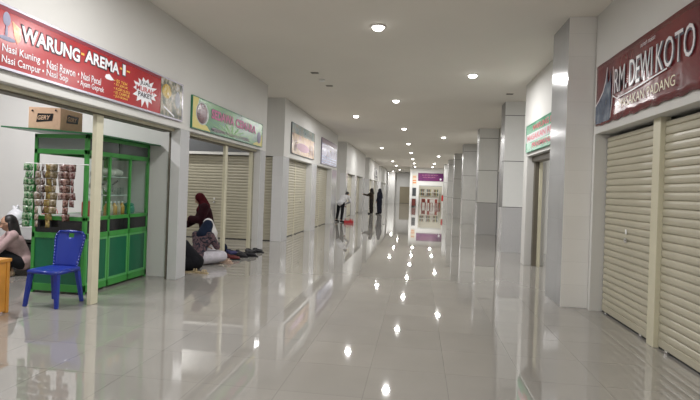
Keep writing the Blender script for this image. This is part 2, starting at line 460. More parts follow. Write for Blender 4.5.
for i, y in enumerate(cols_y):
    sbox('pillar', PTILE_L, 'tiled pier behind a corridor column', WRB, WRB + 0.3, y - 0.2 if i else y, y + 0.8, 0, HEAD - 0.001, 'pillar')
    ya, yb = y + 0.8, (cols_y[i + 1] - 0.2 if i < 5 else 48.6)
    m_ = (ya + yb) / 2
    for s in (-1, 1):
        shutter((WRB + 0.12, m_ + s * (yb - ya) / 4, 0), -PI / 2, (yb - ya) / 2 - 0.1, HEAD - 0.005,
                'beige roller shutter in the wall behind the panel-clad columns', 'shutters behind the panel-clad columns', handle=False)
    trim_bar(WRB + 0.04, WRB + 0.16, m_ - 0.05, m_ + 0.05, 0, HEAD)
sbox('wall_passage', PAINT, 'white end wall beyond the right side passage', WRB + 0.3, 9.6, 13.1, 13.3, 0, CEIL)

# ---- far end: lit shop under the purple banner and the wall left of it
YS = 49.0
WHT = mat('bright_wall', (0.74, 0.74, 0.72), 0.6)
CREAM = mat('cream_wall', (0.62, 0.60, 0.52), 0.6)
sbox('wall_end_shop', WHT, 'white wall over the far shop front', -0.16, WRB + 0.3, YS, YS + 0.2, 2.10, CEIL)
sbox('wall_end_shop', WHT, 'white jamb at the side of the far shop front', -0.16, 0.08, YS, YS + 0.2, 0, 2.10)
sbox('wall_end_shop', WHT, 'white jamb of the far shop front by the columns', 2.30, WRB + 0.3, YS, YS + 0.2, 0, 2.10)
sbox('column', WHT, 'slim white column left of the purple banner', -0.80, -0.58, YS - 0.2, YS + 0.2, 0, CEIL - 0.001, 'column')
sbox('wall_end_shop', WHT, 'recessed white wall between slim column and far shop', -0.58, -0.16, YS + 0.1, YS + 0.3, 0, CEIL)
sbox('wall_shop_back', CREAM, 'back wall inside the far lit shop', -0.3, WRB + 0.3, 56, 56.2, 0, CEIL)
sbox('wall_shop_side', CREAM, 'side wall inside the far lit shop', -0.3, -0.16, YS + 0.3, 56, 0, CEIL)
sbox('wall_shop_side', CREAM, 'side wall inside the far lit shop next to the outer side', WRB + 0.15, WRB + 0.3, YS + 0.2, 56, 0, CEIL)
sbox('trim', mat('alu', (0.45, 0.47, 0.47), 0.3, metal=0.6), 'aluminium head rail of the far shop front', 0.08, 2.30, YS, YS + 0.08, 2.02, 2.10, 'trim')
sbox('wall_end', PAINT, 'end wall of the corridor', -3.6, 0.0, YE, YE + 0.2, 0, CEIL)
shutter((-1.55, YE - 0.02, 0), 0, 1.36, 2.05, 'tan roller shutter on the end wall of the corridor', handle=False, m=mat('shutter_tan', (0.30, 0.26, 0.18), 0.4))
sbox('wall_left_end', PAINT, 'white return wall before the end shutter', WL, -2.8, YE - 1.2, YE, 0, CEIL)

# ---------------------------------------------------------------- lamps
def downlight(x, y, watts, label, group):
    if downlight.proto is None:
        t = thing('ceiling_downlight', label, 'ceiling light', (x, y, CEIL), 0, group)
        bm = bmesh.new()
        prof = [(0.085, -0.001), (0.112, -0.001), (0.112, -0.012), (0.104, -0.02), (0.088, -0.02), (0.082, -0.01)]
        rings = []
        for r, z in prof: rings.append([bm.verts.new((r * math.cos(2 * PI * i / 28), r * math.sin(2 * PI * i / 28), z)) for i in range(28)])
        for a, b in zip(rings, rings[1:] + rings[:1]):
            for i in range(28): bm.faces.new([a[i], a[(i + 1) % 28], b[(i + 1) % 28], b[i]])
        fin('trim_ring', bm, WHITE, t, smooth=True)
        bm = bmesh.new(); lathe(bm, [(0.086, -0.004), (0.084, -0.022), (0.074, -0.044), (0.05, -0.06), (0.014, -0.067)], seg=28)  # deep dome enlarges the lens to imitate the lamp's glow
        fin('lens', bm, LENS, t)
        li = bpy.data.lights.new('downlight', 'AREA'); li.shape = 'DISK'; li.size = 0.15; li.energy = watts; li.color = LAMP_COL
        lo = bpy.data.objects.new('lamp', li); C.objects.link(lo); lo.parent = t; lo.location = (0, 0, -0.075)
        downlight.proto = t
    else:
        t = copy_tree(downlight.proto); t.location = (x, y, CEIL)
        t['label'] = label
        if group: t['group'] = group
        elif 'group' in t: del t['group']
    if watts != LAMP_W:
        for ch in t.children:
            if ch.type == 'LIGHT': ch.data = ch.data.copy(); ch.data.energy = watts
    return t
downlight.proto = None
NAMED = {(-0.65, 7.2): 'round white downlight, largest lit one on the corridor ceiling', (1.0, 10.2): 'round downlight between the largest one and the near columns',
         (-0.65, 13.1): 'round downlight second along the middle row of the ceiling', (-2.05, 15.9): 'round downlight first in the row near the picture banners'}
for y in (-4.4, 1.35, 7.2, 13.1, 18.9, 24.8, 30.4, 36.1, 41.5, 47.0, 53.0, 58.5):
    x = -0.65 + 0.009 * max(0, y - 13)
    lab = NAMED.get((-0.65, y), 'small round downlight in the middle row along the ceiling')
    downlight(-0.65 if y < 14 else x, y, LAMP_W, lab, None if (-0.65, y) in NAMED else 'middle row of downlights')
for y in (-1.3, 10.2, 21.6, 32.8, 41.4, 46.6):
    downlight(1.0 if y < 30 else 1.25, y, LAMP_W, NAMED.get((1.0, y), 'small round downlight in the row nearer the columns'), None if (1.0, y) in NAMED else 'column side row of downlights')
for y in (-7 + 2.6, 4.3, 15.9, 27.4, 39.4, 46.1, 54.6):
    downlight(-2.05, y, LAMP_W, NAMED.get((-2.05, y), 'small round downlight in the row nearer the shutters'), None if (-2.05, y) in NAMED else 'shutter side row of downlights')
for (x, y, wt) in ((-3.0, 59.5, 60), (-6.2, 9.3, 55), (-6.5, 12.1, 40), (-6.5, 22.9, 50), (-6.5, 34.6, 50), (-6.5, 46.2, 50), (6, 12.1, 55), (5.2, 9.2, 50)):  # the first one is added to brighten the corridor's end wall
    downlight(x, y, wt, 'round downlight over a side passage or at the corridor end', 'side passage downlights')
for (x, y) in ((0.6, 51.0), (1.9, 51.0), (0.6, 54), (1.9, 54)):
    downlight(x, y, 30, 'round downlight inside the far lit shop', 'downlights of the far lit shop')
# tube lamp on the ceiling of the stall (above the frame)
t = thing('tube_lamp', 'white tube lamp on the ceiling of the food stall', 'ceiling light', (-5.9, 5.0, CEIL))
mbox('lamp_housing', WHITE, -0.05, 0.05, -0.6, 0.6, -0.05, -0.001, t, bevel=0.005)
bm = bmesh.new(); tube(bm, (0, -0.57, -0.07), (0, 0.57, -0.07), 0.016); fin('tube', bm, LENS, t, smooth=True)
li = bpy.data.lights.new('stall_tube', 'AREA'); li.shape = 'RECTANGLE'; li.size = 0.06; li.size_y = 1.15; li.energy = 130; li.color = (1, 0.98, 1.0)
lo = bpy.data.objects.new('lamp', li); C.objects.link(lo); lo.parent = t; lo.location = (0, 0, -0.1)
# little ceiling fittings
t = thing('smoke_detector', 'small white smoke detector on the ceiling between two dark vents', 'detector', (-2.16, 10.7, CEIL))
bm = bmesh.new(); lathe(bm, [(0.07, -0.001), (0.07, -0.02), (0.05, -0.045), (0.02, -0.05)]); fin('detector_body', bm, WHITE, t, smooth=True)
DV = mat('vent_grey', (0.36, 0.34, 0.30), 0.6)
for (x, y, lab) in ((-2.18, 10.05, 'small dark ceiling vent, the one nearer the viewer'), (-2.1, 11.3, 'small dark ceiling vent beyond the smoke detector'), (2.05, 12.1, 'small dark ceiling vent before the first clad column')):
    t = thing('ceiling_vent', lab, 'vent', (x, y, CEIL))
    mbox('vent_frame', DV, -0.08, 0.08, -0.05, 0.05, -0.012, -0.001, t, bevel=0.003)
    bm = bmesh.new()
    for k in range(4): box(bm, -0.07, 0.07, -0.038 + k * 0.022, -0.028 + k * 0.022, -0.018, -0.0125)
    fin('vent_louvres', bm, mat('louvre_grey', (0.2, 0.19, 0.17), 0.6), t)

# ================================================================= SIGNS
def board(t, x0, x1, z0, z1, m, edge, mb=SILVER, th=0.03):
    mbox('board', m, x0, x1, -th, -0.002, z0, z1, t)
    bm = bmesh.new(); e = edge; y0, y1 = -th - 0.006, -0.002
    box(bm, x0 - e, x1 + e, y0, y1, z1, z1 + e); box(bm, x0 - e, x1 + e, y0, y1, z0 - e, z0)
    box(bm, x0 - e, x0, y0, y1, z0, z1); box(bm, x1, x1 + e, y0, y1, z0, z1)
    fin('border', bm, mb, t)

# --- red banner WARUNG-AREMA-1; local x = world y
t = thing('shop_banner', 'long red banner reading WARUNG-AREMA-1 above the food stall', 'banner', (WL, 0, 0), PI / 2)
board(t, 3.45, 7.04, 2.39, 2.90, RED, 0.022)
mbox('header_stripe', mat('stripe_dark', (0.22, 0.01, 0.03), 0.3), 3.45, 6.4, -0.032, -0.03, 2.865, 2.90, t)
Y1 = -0.034
def outlined(items, m, t, y, gm=LETK, grow=0.012):
    lettering([(a, x - grow, z - grow, wd + 2 * grow, h + 2 * grow, b + 0.035, *r) for (a, x, z, wd, h, b, *r) in items], gm, t, y + 0.001, 'lettering_outline')
    lettering(items, m, t, y - 0.002, 'lettering')
outlined([('WARUNG', 3.99, 2.665, 0.77, 0.135, 0.03), ('AREMA', 4.84, 2.70, 0.61, 0.125, 0.03), ('1', 5.52, 2.715, 0.055, 0.125, 0.03)], LETW, t, Y1)
lettering([('-', 4.78, 2.755, 0.05, 0.022, 0.02), ('-', 5.465, 2.77, 0.045, 0.022, 0.02), ('-', 5.60, 2.77, 0.07, 0.018, 0.02)], LETY, t, Y1, 'yellow_dashes')
lettering([('Nasi Kuning', 3.79, 2.50, 0.43, 0.085, 0.008), ('Nasi Campur', 3.79, 2.405, 0.44, 0.085, 0.008),
           ('• Nasi Rawon', 4.25, 2.50, 0.45, 0.08, 0.008), ('• Nasi Sop', 4.25, 2.41, 0.35, 0.08, 0.008),
           ('• Nasi Pecel', 4.74, 2.505, 0.38, 0.075, 0.006), ('• Ayam Geprek', 4.74, 2.415, 0.44, 0.08, 0.006)], LETW, t, Y1, 'menu_lettering')
lettering([('• ES TEH', 5.36, 2.60, 0.26, 0.035, 0.01), ('• ES JERUK', 5.36, 2.555, 0.28, 0.035, 0.01), ('• KOPI SUSU', 5.36, 2.51, 0.32, 0.035, 0.01),
           ('• ES CAMPUR', 5.36, 2.465, 0.32, 0.035, 0.01), ('• JUS BUAH', 5.36, 2.42, 0.28, 0.035, 0.01)], LETY, t, Y1, 'drinks_lettering')
bm = bmesh.new(); pts = []
for i in range(28):
    a = 2 * PI * i / 28; r = 1.0 if i % 2 == 0 else 0.68
    r *= random.uniform(0.85, 1.1)
    pts.append((6.03 + 0.31 * r * math.cos(a), 2.62 + 0.20 * r * math.sin(a)))
prism(bm, pts, -0.033, -0.031); fin('white_burst', bm, LETW, t)
lettering([('JUAL', 5.90, 2.68, 0.25, 0.06, 0.02), ('PAKET', 5.86, 2.535, 0.34, 0.06, 0.02)], LETK, t, Y1 - 0.002, 'burst_lettering')
lettering([('MURAH', 5.82, 2.605, 0.42, 0.065, 0.02)], mat('letter_red', (0.5, 0.02, 0.03), 0.35), t, Y1 - 0.002, 'burst_word')
mbox('food_photo', mat_print('food_print', [(0.05, 0.06, 0.05), (0.10, 0.12, 0.09), (0.35, 0.30, 0.22), (0.5, 0.5, 0.5)], 12), 6.42, 7.04, -0.033, -0.031, 2.39, 2.90, t)
bm = bmesh.new(); ellip(bm, (6.58, -0.034, 2.73), (0.13, 0.003, 0.10)); fin('plate_picture', bm, mat_print('plate_print', [(0.6, 0.55, 0.4), (0.55, 0.38, 0.06), (0.3, 0.16, 0.03)], 18), t)
bm = bmesh.new(); ellip(bm, (6.90, -0.034, 2.66), (0.07, 0.003, 0.12)); fin('glass_picture', bm, mat('pic_grey', (0.45, 0.47, 0.52), 0.4), t)
bm = bmesh.new(); prism(bm, [(6.5, 2.50), (6.52, 2.52), (6.82, 2.42), (6.80, 2.40)], -0.035, -0.033); fin('fork_picture', bm, LETW, t)
bm = bmesh.new()
ellip(bm, (3.83, -0.032, 2.80), (0.04, 0.003, 0.06)); prism(bm, [(3.82, 2.74), (3.84, 2.74), (3.845, 2.66), (3.815, 2.66)], -0.034, -0.031)
ellip(bm, (3.84, -0.032, 2.635), (0.09, 0.003, 0.02)); fin('emblem', bm, mat('emblem_grey', (0.30, 0.30, 0.42), 0.4), t)
bm = bmesh.new(); prism(bm, [(3.89, 2.80), (3.985, 2.76), (3.985, 2.66), (3.95, 2.61), (3.915, 2.68)], -0.0325, -0.031); fin('flame_picture', bm, mat_print('flame_print', [(0.7, 0.1, 0.03), (0.8, 0.45, 0.2), (0.85, 0.7, 0.5)], 10), t)
bm = bmesh.new(); prism(bm, [(5.19, 2.615), (5.21, 2.65), (5.27, 2.665), (5.33, 2.63), (5.36, 2.615), (5.30, 2.60), (5.22, 2.60)], -0.034, -0.031); fin('car_picture', bm, LETW, t)

# --- green banner over the second stall
t = thing('shop_banner', 'green banner with pink lettering and an oval portrait above the open second stall', 'banner', (WL, 0, 0), PI / 2)
board(t, 7.40, 10.92, 2.34, 2.83, mat_print('green_print', [(0.02, 0.10, 0.05), (0.05, 0.20, 0.11), (0.10, 0.30, 0.09), (0.16, 0.22, 0.14)], 1.6, stretch=(1, 1, 3)), 0.012, mat('green_edge', (0.02, 0.16, 0.08), 0.4))
YEL = mat('sign_yellow', (0.60, 0.52, 0.13), 0.4)
bm = bmesh.new(); prism(bm, [(7.40, 2.83), (7.62, 2.83), (7.56, 2.62), (7.66, 2.46), (7.95, 2.42), (8.10, 2.34), (7.40, 2.34)], -0.032, -0.0305); fin('yellow_swirl', bm, YEL, t)
bm = bmesh.new(); prism(bm, [(10.92, 2.34), (10.92, 2.62), (10.72, 2.45), (10.35, 2.37), (10.30, 2.34)], -0.032, -0.0305); fin('yellow_swirl', bm, YEL, t)
bm = bmesh.new(); ellip(bm, (7.76, -0.031, 2.60), (0.25, 0.004, 0.19)); fin('oval_frame', bm, mat('oval_pale', (0.45, 0.5, 0.48), 0.4), t)
bm = bmesh.new(); ellip(bm, (7.75, -0.034, 2.60), (0.21, 0.004, 0.165)); fin('oval_picture', bm, mat_print('oval_print', [(0.03, 0.02, 0.04), (0.12, 0.03, 0.04), (0.3, 0.22, 0.25)], 7), t)
bm = bmesh.new(); ellip(bm, (10.70, -0.031, 2.52), (0.13, 0.004, 0.13)); fin('round_picture', bm, mat('pic_violet', (0.12, 0.10, 0.22), 0.4), t)
outlined([('SEDAWA', 8.12, 2.58, 1.05, 0.16, 0.03), ('CEMARA', 9.26, 2.58, 1.2, 0.16, 0.03)], mat('letter_pink', (0.52, 0.06, 0.24), 0.4), t, Y1, mat('letter_plum', (0.14, 0.03, 0.08), 0.4), 0.008)
bm = bmesh.new()
for i in range(9):
    a = PI * (0.08 + 0.84 * i / 8)
    cx, cz = 9.1, 2.36
    bx, bz = cx + 1.0 * math.cos(a), cz + 0.2 * math.sin(a)
    prism(bm, [(cx - 0.02, cz), (cx + 0.02, cz), (bx + 0.05, bz), (bx - 0.05, bz)], -0.032, -0.0306)
fin('light_rays', bm, mat('ray_green', (0.16, 0.42, 0.10), 0.4), t)
lettering([('MENERIMA PESANAN CATERING', 8.15, 2.37, 1.9, 0.055, 0.01)], mat('letter_mauve', (0.33, 0.20, 0.30), 0.4), t, Y1, 'small_lettering')

# --- picture banners of block B
t = thing('shop_banner', 'square tan banner with a crowd picture and dark heading above shutters', 'banner', (WL, 0, 0), PI / 2)
board(t, 13.58, 16.62, 2.42, 3.27, mat_print('crowd_print', [(0.14, 0.09, 0.09), (0.42, 0.27, 0.18), (0.55, 0.40, 0.26), (0.50, 0.34, 0.36)], 1.8, stretch=(1, 1, 2)), 0.012, mat('edge_dark', (0.10, 0.12, 0.13), 0.5))
mbox('heading_band', mat_print('heading_print', [(0.10, 0.16, 0.17), (0.22, 0.26, 0.24), (0.32, 0.26, 0.20)], 3), 13.58, 16.62, -0.033, -0.031, 3.0, 3.27, t)
lettering([('NASI GORENG', 13.9, 3.05, 2.4, 0.15, 0.02)], mat('letter_dark', (0.05, 0.09, 0.10), 0.4), t, Y1, 'heading_lettering')
bm = bmesh.new(); ellip(bm, (15.0, -0.031, 2.66), (0.85, 0.004, 0.13)); fin('dish_picture', bm, mat('pic_mauve', (0.50, 0.33, 0.40), 0.4), t)
bm = bmesh.new()
for x in (13.95, 14.1, 15.9, 16.15, 16.4): ellip(bm, (x, -0.031, 2.62), (0.06, 0.004, 0.14)); ellip(bm, (x, -0.031, 2.79), (0.04, 0.004, 0.05))
fin('people_picture', bm, mat('pic_dark', (0.12, 0.06, 0.07), 0.4), t)
t = thing('shop_banner', 'square violet and white banner above shutters, farther of the two picture banners', 'banner', (WL, 0, 0), PI / 2)
board(t, 17.95, 21.35, 2.38, 3.32, mat_print('violet_print', [(0.08, 0.06, 0.13), (0.22, 0.18, 0.36), (0.40, 0.40, 0.62), (0.25, 0.22, 0.40)], 2.0, stretch=(1, 1, 2)), 0.012, mat('edge_dark2', (0.12, 0.10, 0.16), 0.5))
bm = bmesh.new()
prism(bm, [(17.95, 2.96), (19.6, 2.98), (21.35, 2.96), (21.35, 3.05), (19.6, 3.12), (17.95, 3.06)], -0.033, -0.031)
prism(bm, [(18.9, 2.5), (19.05, 2.5), (19.08, 3.0), (18.92, 3.0)], -0.033, -0.031)
fin('white_streaks', bm, mat('pic_white', (0.75, 0.72, 0.88), 0.4), t)
bm = bmesh.new(); box(bm, 17.95, 21.35, -0.033, -0.031, 3.14, 3.32); fin('dark_heading', bm, mat('pic_plum', (0.13, 0.05, 0.09), 0.4), t)
bm = bmesh.new()
for k in range(3): box(bm, 18.05, 21.2, -0.033, -0.031, 2.44 + k * 0.1, 2.47 + k * 0.1)
fin('pale_lines', bm, mat('pic_blue', (0.38, 0.48, 0.75), 0.4), t)
# --- small far banner left wall
t = thing('shop_banner', 'small pale banner with a black emblem high above the distant left shutters', 'banner', (WL, 0, 0), PI / 2)
board(t, 40.6, 43.6, 2.42, 3.25, mat('pale_vinyl', (0.6, 0.6, 0.6), 0.4), 0.02, mat('edge_grey', (0.2, 0.2, 0.2), 0.5))
bm = bmesh.new(); ellip(bm, (42.1, -0.032, 2.95), (0.7, 0.004, 0.22)); box(bm, 41.2, 43.0, -0.034, -0.031, 2.52, 2.66); fin('emblem', bm, LETK, t)

# --- maroon banner; local x = -world y (reads from far to near)
t = thing('shop_banner', 'maroon vinyl banner reading RM. DEWI KOTO MASAKAN PADANG over the near right shutters', 'banner', (WR, 0, 0), -PI / 2)
bm = bmesh.new(); nx, nz = 60, 10; g = {}
for side, yy in ((0, -0.004), (1, -0.022)):
    for i in range(nx + 1):
        for k in range(nz + 1):
            x = -6.76 + 3.0 * i / nx; z = 2.36 + 0.76 * k / nz + (0.006 * math.sin(i * 1.3) + 0.005 * math.sin(i * 0.7 + 1)) * (1 - k / nz)
            dy = 0.002 * math.sin(i * 0.5 + k * 0.35) * (1 if side else 0)
            g[side, i, k] = bm.verts.new((x, yy + dy, z))
for i in range(nx):
    for k in range(nz):
        for side in (0, 1):
            q = [g[side, i, k], g[side, i + 1, k], g[side, i + 1, k + 1], g[side, i, k + 1]]; bm.faces.new(q if side else q[::-1])
for i in range(nx):
    for k in (0, nz): bm.faces.new([g[0, i, k], g[0, i + 1, k], g[1, i + 1, k], g[1, i, k]])
for k in range(nz):
    for i in (0, nx): bm.faces.new([g[0, i, k], g[0, i, k + 1], g[1, i, k + 1], g[1, i, k]])
fin('vinyl_sheet', bm, MAROON, t, smooth=True)
RMW = mat('letter_silver', (0.78, 0.76, 0.80), 0.3)
YR = -0.034
lettering([('RM.', -6.13, 2.655, 0.34, 0.28, 0.025), ('DEWI', -5.72, 2.655, 0.53, 0.28, 0.025), ('KOTO', -5.11, 2.655, 0.68, 0.28, 0.025)], mat('letter_shadow', (0.04, 0.02, 0.05), 0.4), t, YR + 0.001, 'lettering_shadow')
lettering([('RM.', -6.14, 2.66, 0.34, 0.28, -0.004), ('DEWI', -5.73, 2.66, 0.53, 0.28, -0.004), ('KOTO', -5.12, 2.66, 0.68, 0.28, -0.004)], RMW, t, YR)
lettering([('MASAKAN PADANG', -5.98, 2.465, 1.24, 0.10, 0.0)], mat('letter_gold', (0.72, 0.62, 0.42), 0.35), t, YR, 'gold_lettering')
lettering([('rumah makan', -5.47, 3.0, 0.32, 0.05, 0.0, 0.3)], RMW, t, YR, 'script_lettering')
bm = bmesh.new()
prism(bm, [(-6.74, 2.60), (-6.62, 2.66), (-6.50, 2.74), (-6.42, 2.86), (-6.38, 3.0), (-6.36, 2.82), (-6.30, 2.86), (-6.27, 2.99), (-6.25, 2.8), (-6.24, 2.55), (-6.26, 2.38), (-6.74, 2.38)], -0.031, -0.029)
fin('house_roof_picture', bm, mat_print('house_print', [(0.03, 0.04, 0.07), (0.08, 0.11, 0.17), (0.2, 0.24, 0.3)], 6), t)
bm = bmesh.new()
pr = [(-6.74, 2.62), (-6.62, 2.68), (-6.50, 2.76), (-6.42, 2.88), (-6.385, 3.03)]
prism(bm, pr + [(x + 0.012, z - 0.012) for x, z in pr[::-1]], -0.033, -0.031)
pr = [(-6.20, 2.99), (-6.19, 2.80), (-6.21, 2.56), (-6.25, 2.40)]
prism(bm, pr + [(x + 0.014, z) for x, z in pr[::-1]], -0.033, -0.031)
pr = [(-6.20, 2.66), (-6.05, 2.60), (-5.7, 2.61), (-5.2, 2.64), (-4.9, 2.66)]
prism(bm, pr + [(x, z - 0.014) for x, z in pr[::-1]], -0.033, -0.031)
fin('silver_outline', bm, RMW, t)
# --- green banner on the right
t = thing('shop_banner', 'green banner with rows of red lettering over the opening past the white column', 'banner', (WR, 0, 0), -PI / 2)
board(t, -10.86, -7.72, 2.35, 2.88, mat_print('green_print2', [(0.03, 0.20, 0.10), (0.06, 0.30, 0.16), (0.30, 0.50, 0.40)], 1.5), 0.015, mat('green_edge2', (0.02, 0.22, 0.12), 0.4))
mbox('pale_band', mat('band_pale', (0.48, 0.50, 0.50), 0.35), -10.84, -7.74, -0.033, -0.031, 2.53, 2.70, t)
lettering([('WARUNG NASI', -10.3, 2.73, 1.9, 0.11, 0.02), ('MASAKAN RUMAH', -10.75, 2.56, 2.7, 0.11, 0.02), ('PRASMANAN', -10.3, 2.40, 1.7, 0.10, 0.02)], mat('letter_red2', (0.5, 0.05, 0.09), 0.4), t, Y1)
# --- purple banner on the far shop
t = thing('shop_banner', 'purple banner above the bright shop at the end of the corridor', 'banner', (0, YS, 0), 0)
board(t, -0.02, 2.36, 2.55, 3.28, mat_print('purple_print', [(0.10, 0.012, 0.10), (0.16, 0.02, 0.14), (0.20, 0.03, 0.12)], 1.5), 0.02, mat('edge_purple', (0.12, 0.02, 0.1), 0.4))
lettering([('BAKSO DAN MIE AYAM', 0.35, 3.05, 1.5, 0.11, 0.01), ('ANEKA MINUMAN', 0.4, 2.85, 1.2, 0.10, 0.01)], mat('letter_rose', (0.5, 0.15, 0.3), 0.4), t, Y1)
bm = bmesh.new(); ellip(bm, (2.12, -0.032, 2.72), (0.10, 0.004, 0.10)); fin('white_disc', bm, LETW, t)
# --- small poster and orange sign between
t = thing('wall_poster', 'small dark poster beside the slim white column at the corridor end', 'poster', (0, YS + 0.1, 0), 0)
mbox('poster_board', mat('poster_dark', (0.05, 0.055, 0.06), 0.4), -0.55, -0.19, -0.03, -0.012, 1.05, 1.85, t)
mbox('poster_border', WHITE, -0.57, -0.17, -0.012, -0.001, 1.03, 1.87, t)
t = thing('hanging_sign', 'small orange menu sign above the dark poster', 'sign', (0, YS + 0.1, 0), 0)
mbox('sign_board', mat('sign_cream', (0.75, 0.65, 0.5), 0.5), -0.56, -0.18, -0.03, -0.002, 2.2, 3.1, t)
bm = bmesh.new()
for z in (2.3, 2.5, 2.85): box(bm, -0.53, -0.22, -0.034, -0.031, z, z + 0.09)
fin('orange_stripes', bm, mat('sign_orange', (0.65, 0.18, 0.05), 0.5), t)

# ================================================================= STALL ONE
# --- green display cabinet
t = thing('display_cabinet', 'tall green metal display cabinet with glass upper half inside the food stall', 'cabinet', (0, 0, 0))
X0, X1, CY0, CY1 = -4.86, -4.12, 5.77, 7.24
bm = bmesh.new(); pw = 0.045
def post(bm, x, y, z0=0.0, z1=2.0, wd=pw): box(bm, x, x + wd, y, y + wd, z0, z1)
for x in (X0, X1 - pw):
    for y in (CY0, CY1 - pw): post(bm, x, y)
for y in (6.24, 6.72): post(bm, X1 - 0.035, y, 0.03, 1.8, 0.035)
for z0, z1 in ((0.03, 0.12), (0.70, 0.77), (0.93, 0.98), (1.77, 1.83), (1.97, 2.02)):
    box(bm, X0, X1, CY0, CY0 + 0.035, z0, z1); box(bm, X1 - 0.035, X1, CY0, CY1, z0, z1)
    box(bm, X0, X0 + 0.035, CY0, CY1, z0, z1); box(bm, X0, X1, CY1 - 0.035, CY1, z0, z1)
fin('frame', bm, GREEN, t, bevel=0.004)
def panel(name, m, face, a, b, z0, z1):
    if face == 'F': return mbox(name, m, a, b, CY0 + 0.012, CY0 + 0.022, z0, z1, t)
    return mbox(name, m, X1 - 0.022, X1 - 0.012, a, b, z0, z1, t)
panel('lower_panel', GREENP, 'F', X0 + pw, X1 - pw, 0.12, 0.70)
bays = ((CY0 + pw, 6.24), (6.275, 6.72), (6.755, CY1 - pw))
for a, b in bays:
    ld = panel('lower_door', GREENP, 'S', a, b, 0.12, 0.70)
    bmr = bmesh.new()
    for (za, zb) in ((0.12, 0.145), (0.675, 0.70)): box(bmr, X1 - 0.03, X1 - 0.004, a, b, za, zb)
    for (ya, yb) in ((a, a + 0.02), (b - 0.02, b)): box(bmr, X1 - 0.03, X1 - 0.004, ya, yb, 0.145, 0.675)
    fin('door_rim', bmr, mat('green_light', (0.10, 0.38, 0.12), 0.3), ld)
    panel('black_panel', BLACK, 'S', a, b, 0.77, 0.93)
panel('black_panel', BLACK, 'F', X0 + pw, X1 - pw, 0.77, 0.93)
SMK = mat('smoked_glass', (0.06, 0.075, 0.07), 0.08, spec=0.6)
panel('transom_glass', mat('grey_glass', (0.16, 0.19, 0.18), 0.12), 'F', X0 + pw, X1 - pw, 1.83, 1.97)
for a, b in ((CY0 + pw, 6.44), (6.46, CY1 - pw)): panel('transom_glass', SMK, 'S', a, b, 1.83, 1.97)
for a, b in bays: panel('glass_pane', GLASS, 'S', a, b, 0.98, 1.77)
mbox('counter_board', mat('counter_white', (0.6, 0.62, 0.6), 0.4), X0 + 0.035, X1 - 0.035, CY0 + 0.035, CY1 - 0.035, 0.945, 0.975, t)
mbox('cabinet_back', mat('cab_back', (0.62, 0.64, 0.63), 0.5), X0 + 0.01, X0 + 0.02, CY0 + 0.5, CY1 - 0.04, 0.12, 0.93, t)
mbox('glass_shelf', mat('shelf_pale', (0.55, 0.62, 0.6), 0.2), -4.45, X1 - 0.04, 6.25, 6.74, 1.50, 1.512, t)
mbox('glass_shelf', MATS['shelf_pale'], -4.45, X1 - 0.04, 6.25, 6.74, 1.245, 1.257, t)
bm = bmesh.new(); box(bm, -5.25, -3.97, 5.66, 7.28, 0, 0.018, M=Matrix.Translation((0, 0, 1.985)) @ Matrix.Translation((-4.0, 0, 0)) @ Matrix.Rotation(0.055, 4, 'Y') @ Matrix.Translation((4.0, 0, 0)) @ Matrix.Translation((0, 0, 0.03)))
fin('roof_board', bm, mat('green_dark', (0.02, 0.13, 0.05), 0.35), t)
bm = bmesh.new(); box(bm, -4.72, -4.20, 5.80, 6.1, 1.835, 1.90); fin('black_tray', bm, RUBBER, t, bevel=0.01)
# --- goods in the cabinet
def bottle(x, y, z, m, label, cap=LETW, h=0.2, r=0.033, group=None, name='bottle'):
    b = thing(name, label, 'bottle', (x, y, z), 0, group)
    bm = bmesh.new(); lathe(bm, [(r, 0), (r, h * 0.62), (r * 0.55, h * 0.78), (r * 0.38, h * 0.84), (r * 0.38, h * 0.9)], seg=18); fin('bottle_body', bm, m, b, smooth=True)
    bm = bmesh.new(); lathe(bm, [(r * 0.46, h * 0.9), (r * 0.46, h)], seg=14); fin('cap', bm, cap, b)
    return b
SYR = mat('syrup_yellow', (0.62, 0.34, 0.05), 0.2); SYC = mat('syrup_cream', (0.55, 0.50, 0.38), 0.25)
for i, y in enumerate((6.31, 6.40, 6.49, 6.58, 6.67)):
    bottle(-4.20, y, 0.976, SYR if i % 2 == 0 else SYC, 'yellow sauce bottle in the row on the cabinet counter' if i % 2 == 0 else 'cream coloured bottle in the row on the cabinet counter',
           group='yellow bottles on the cabinet counter' if i % 2 == 0 else 'cream bottles on the cabinet counter', h=0.19, r=0.036)
TEAL = mat('teal_plastic', (0.02, 0.28, 0.20), 0.3)
b = thing('food_jar', 'teal plastic jar on the cabinet counter near the far end', 'jar', (-4.24, 6.90, 0.976))
bm = bmesh.new(); lathe(bm, [(0.07, 0), (0.085, 0.02), (0.085, 0.10), (0.07, 0.115)]); fin('jar_body', bm, TEAL, b, smooth=True)
bm = bmesh.new(); lathe(bm, [(0.076, 0.115), (0.076, 0.145), (0.05, 0.16), (0.018, 0.165), (0.018, 0.19)]); fin('lid', bm, TEAL, b, smooth=True)
b = thing('plastic_bag', 'crumpled white plastic bag on the upper glass shelf of the cabinet', 'bag', (0, 0, 0))
bm = bmesh.new()
for i in range(7): ellip(bm, (-4.24 + random.uniform(-.05, .05), 6.32 + i * 0.05, 1.565 + random.uniform(-.01, .03)), (0.07, 0.06, 0.05))
o = remeshed('bag_body', bm, mat('bag_white', (0.62, 0.60, 0.55), 0.35, bump=0.8, bscale=25), 0.012, b, 1)
b = thing('frying_pan', 'steel pan leaning on the middle glass shelf of the cabinet', 'pan', (-4.26, 6.40, 1.262))
bm = bmesh.new(); R_ = Matrix.Rotation(1.15, 4, 'Y')
tube(bm, (0, 0, 0.10), (0.035, 0, 0.115), 0.10, 0.085, 24); fin('pan_bowl', bm, CHROME, b)
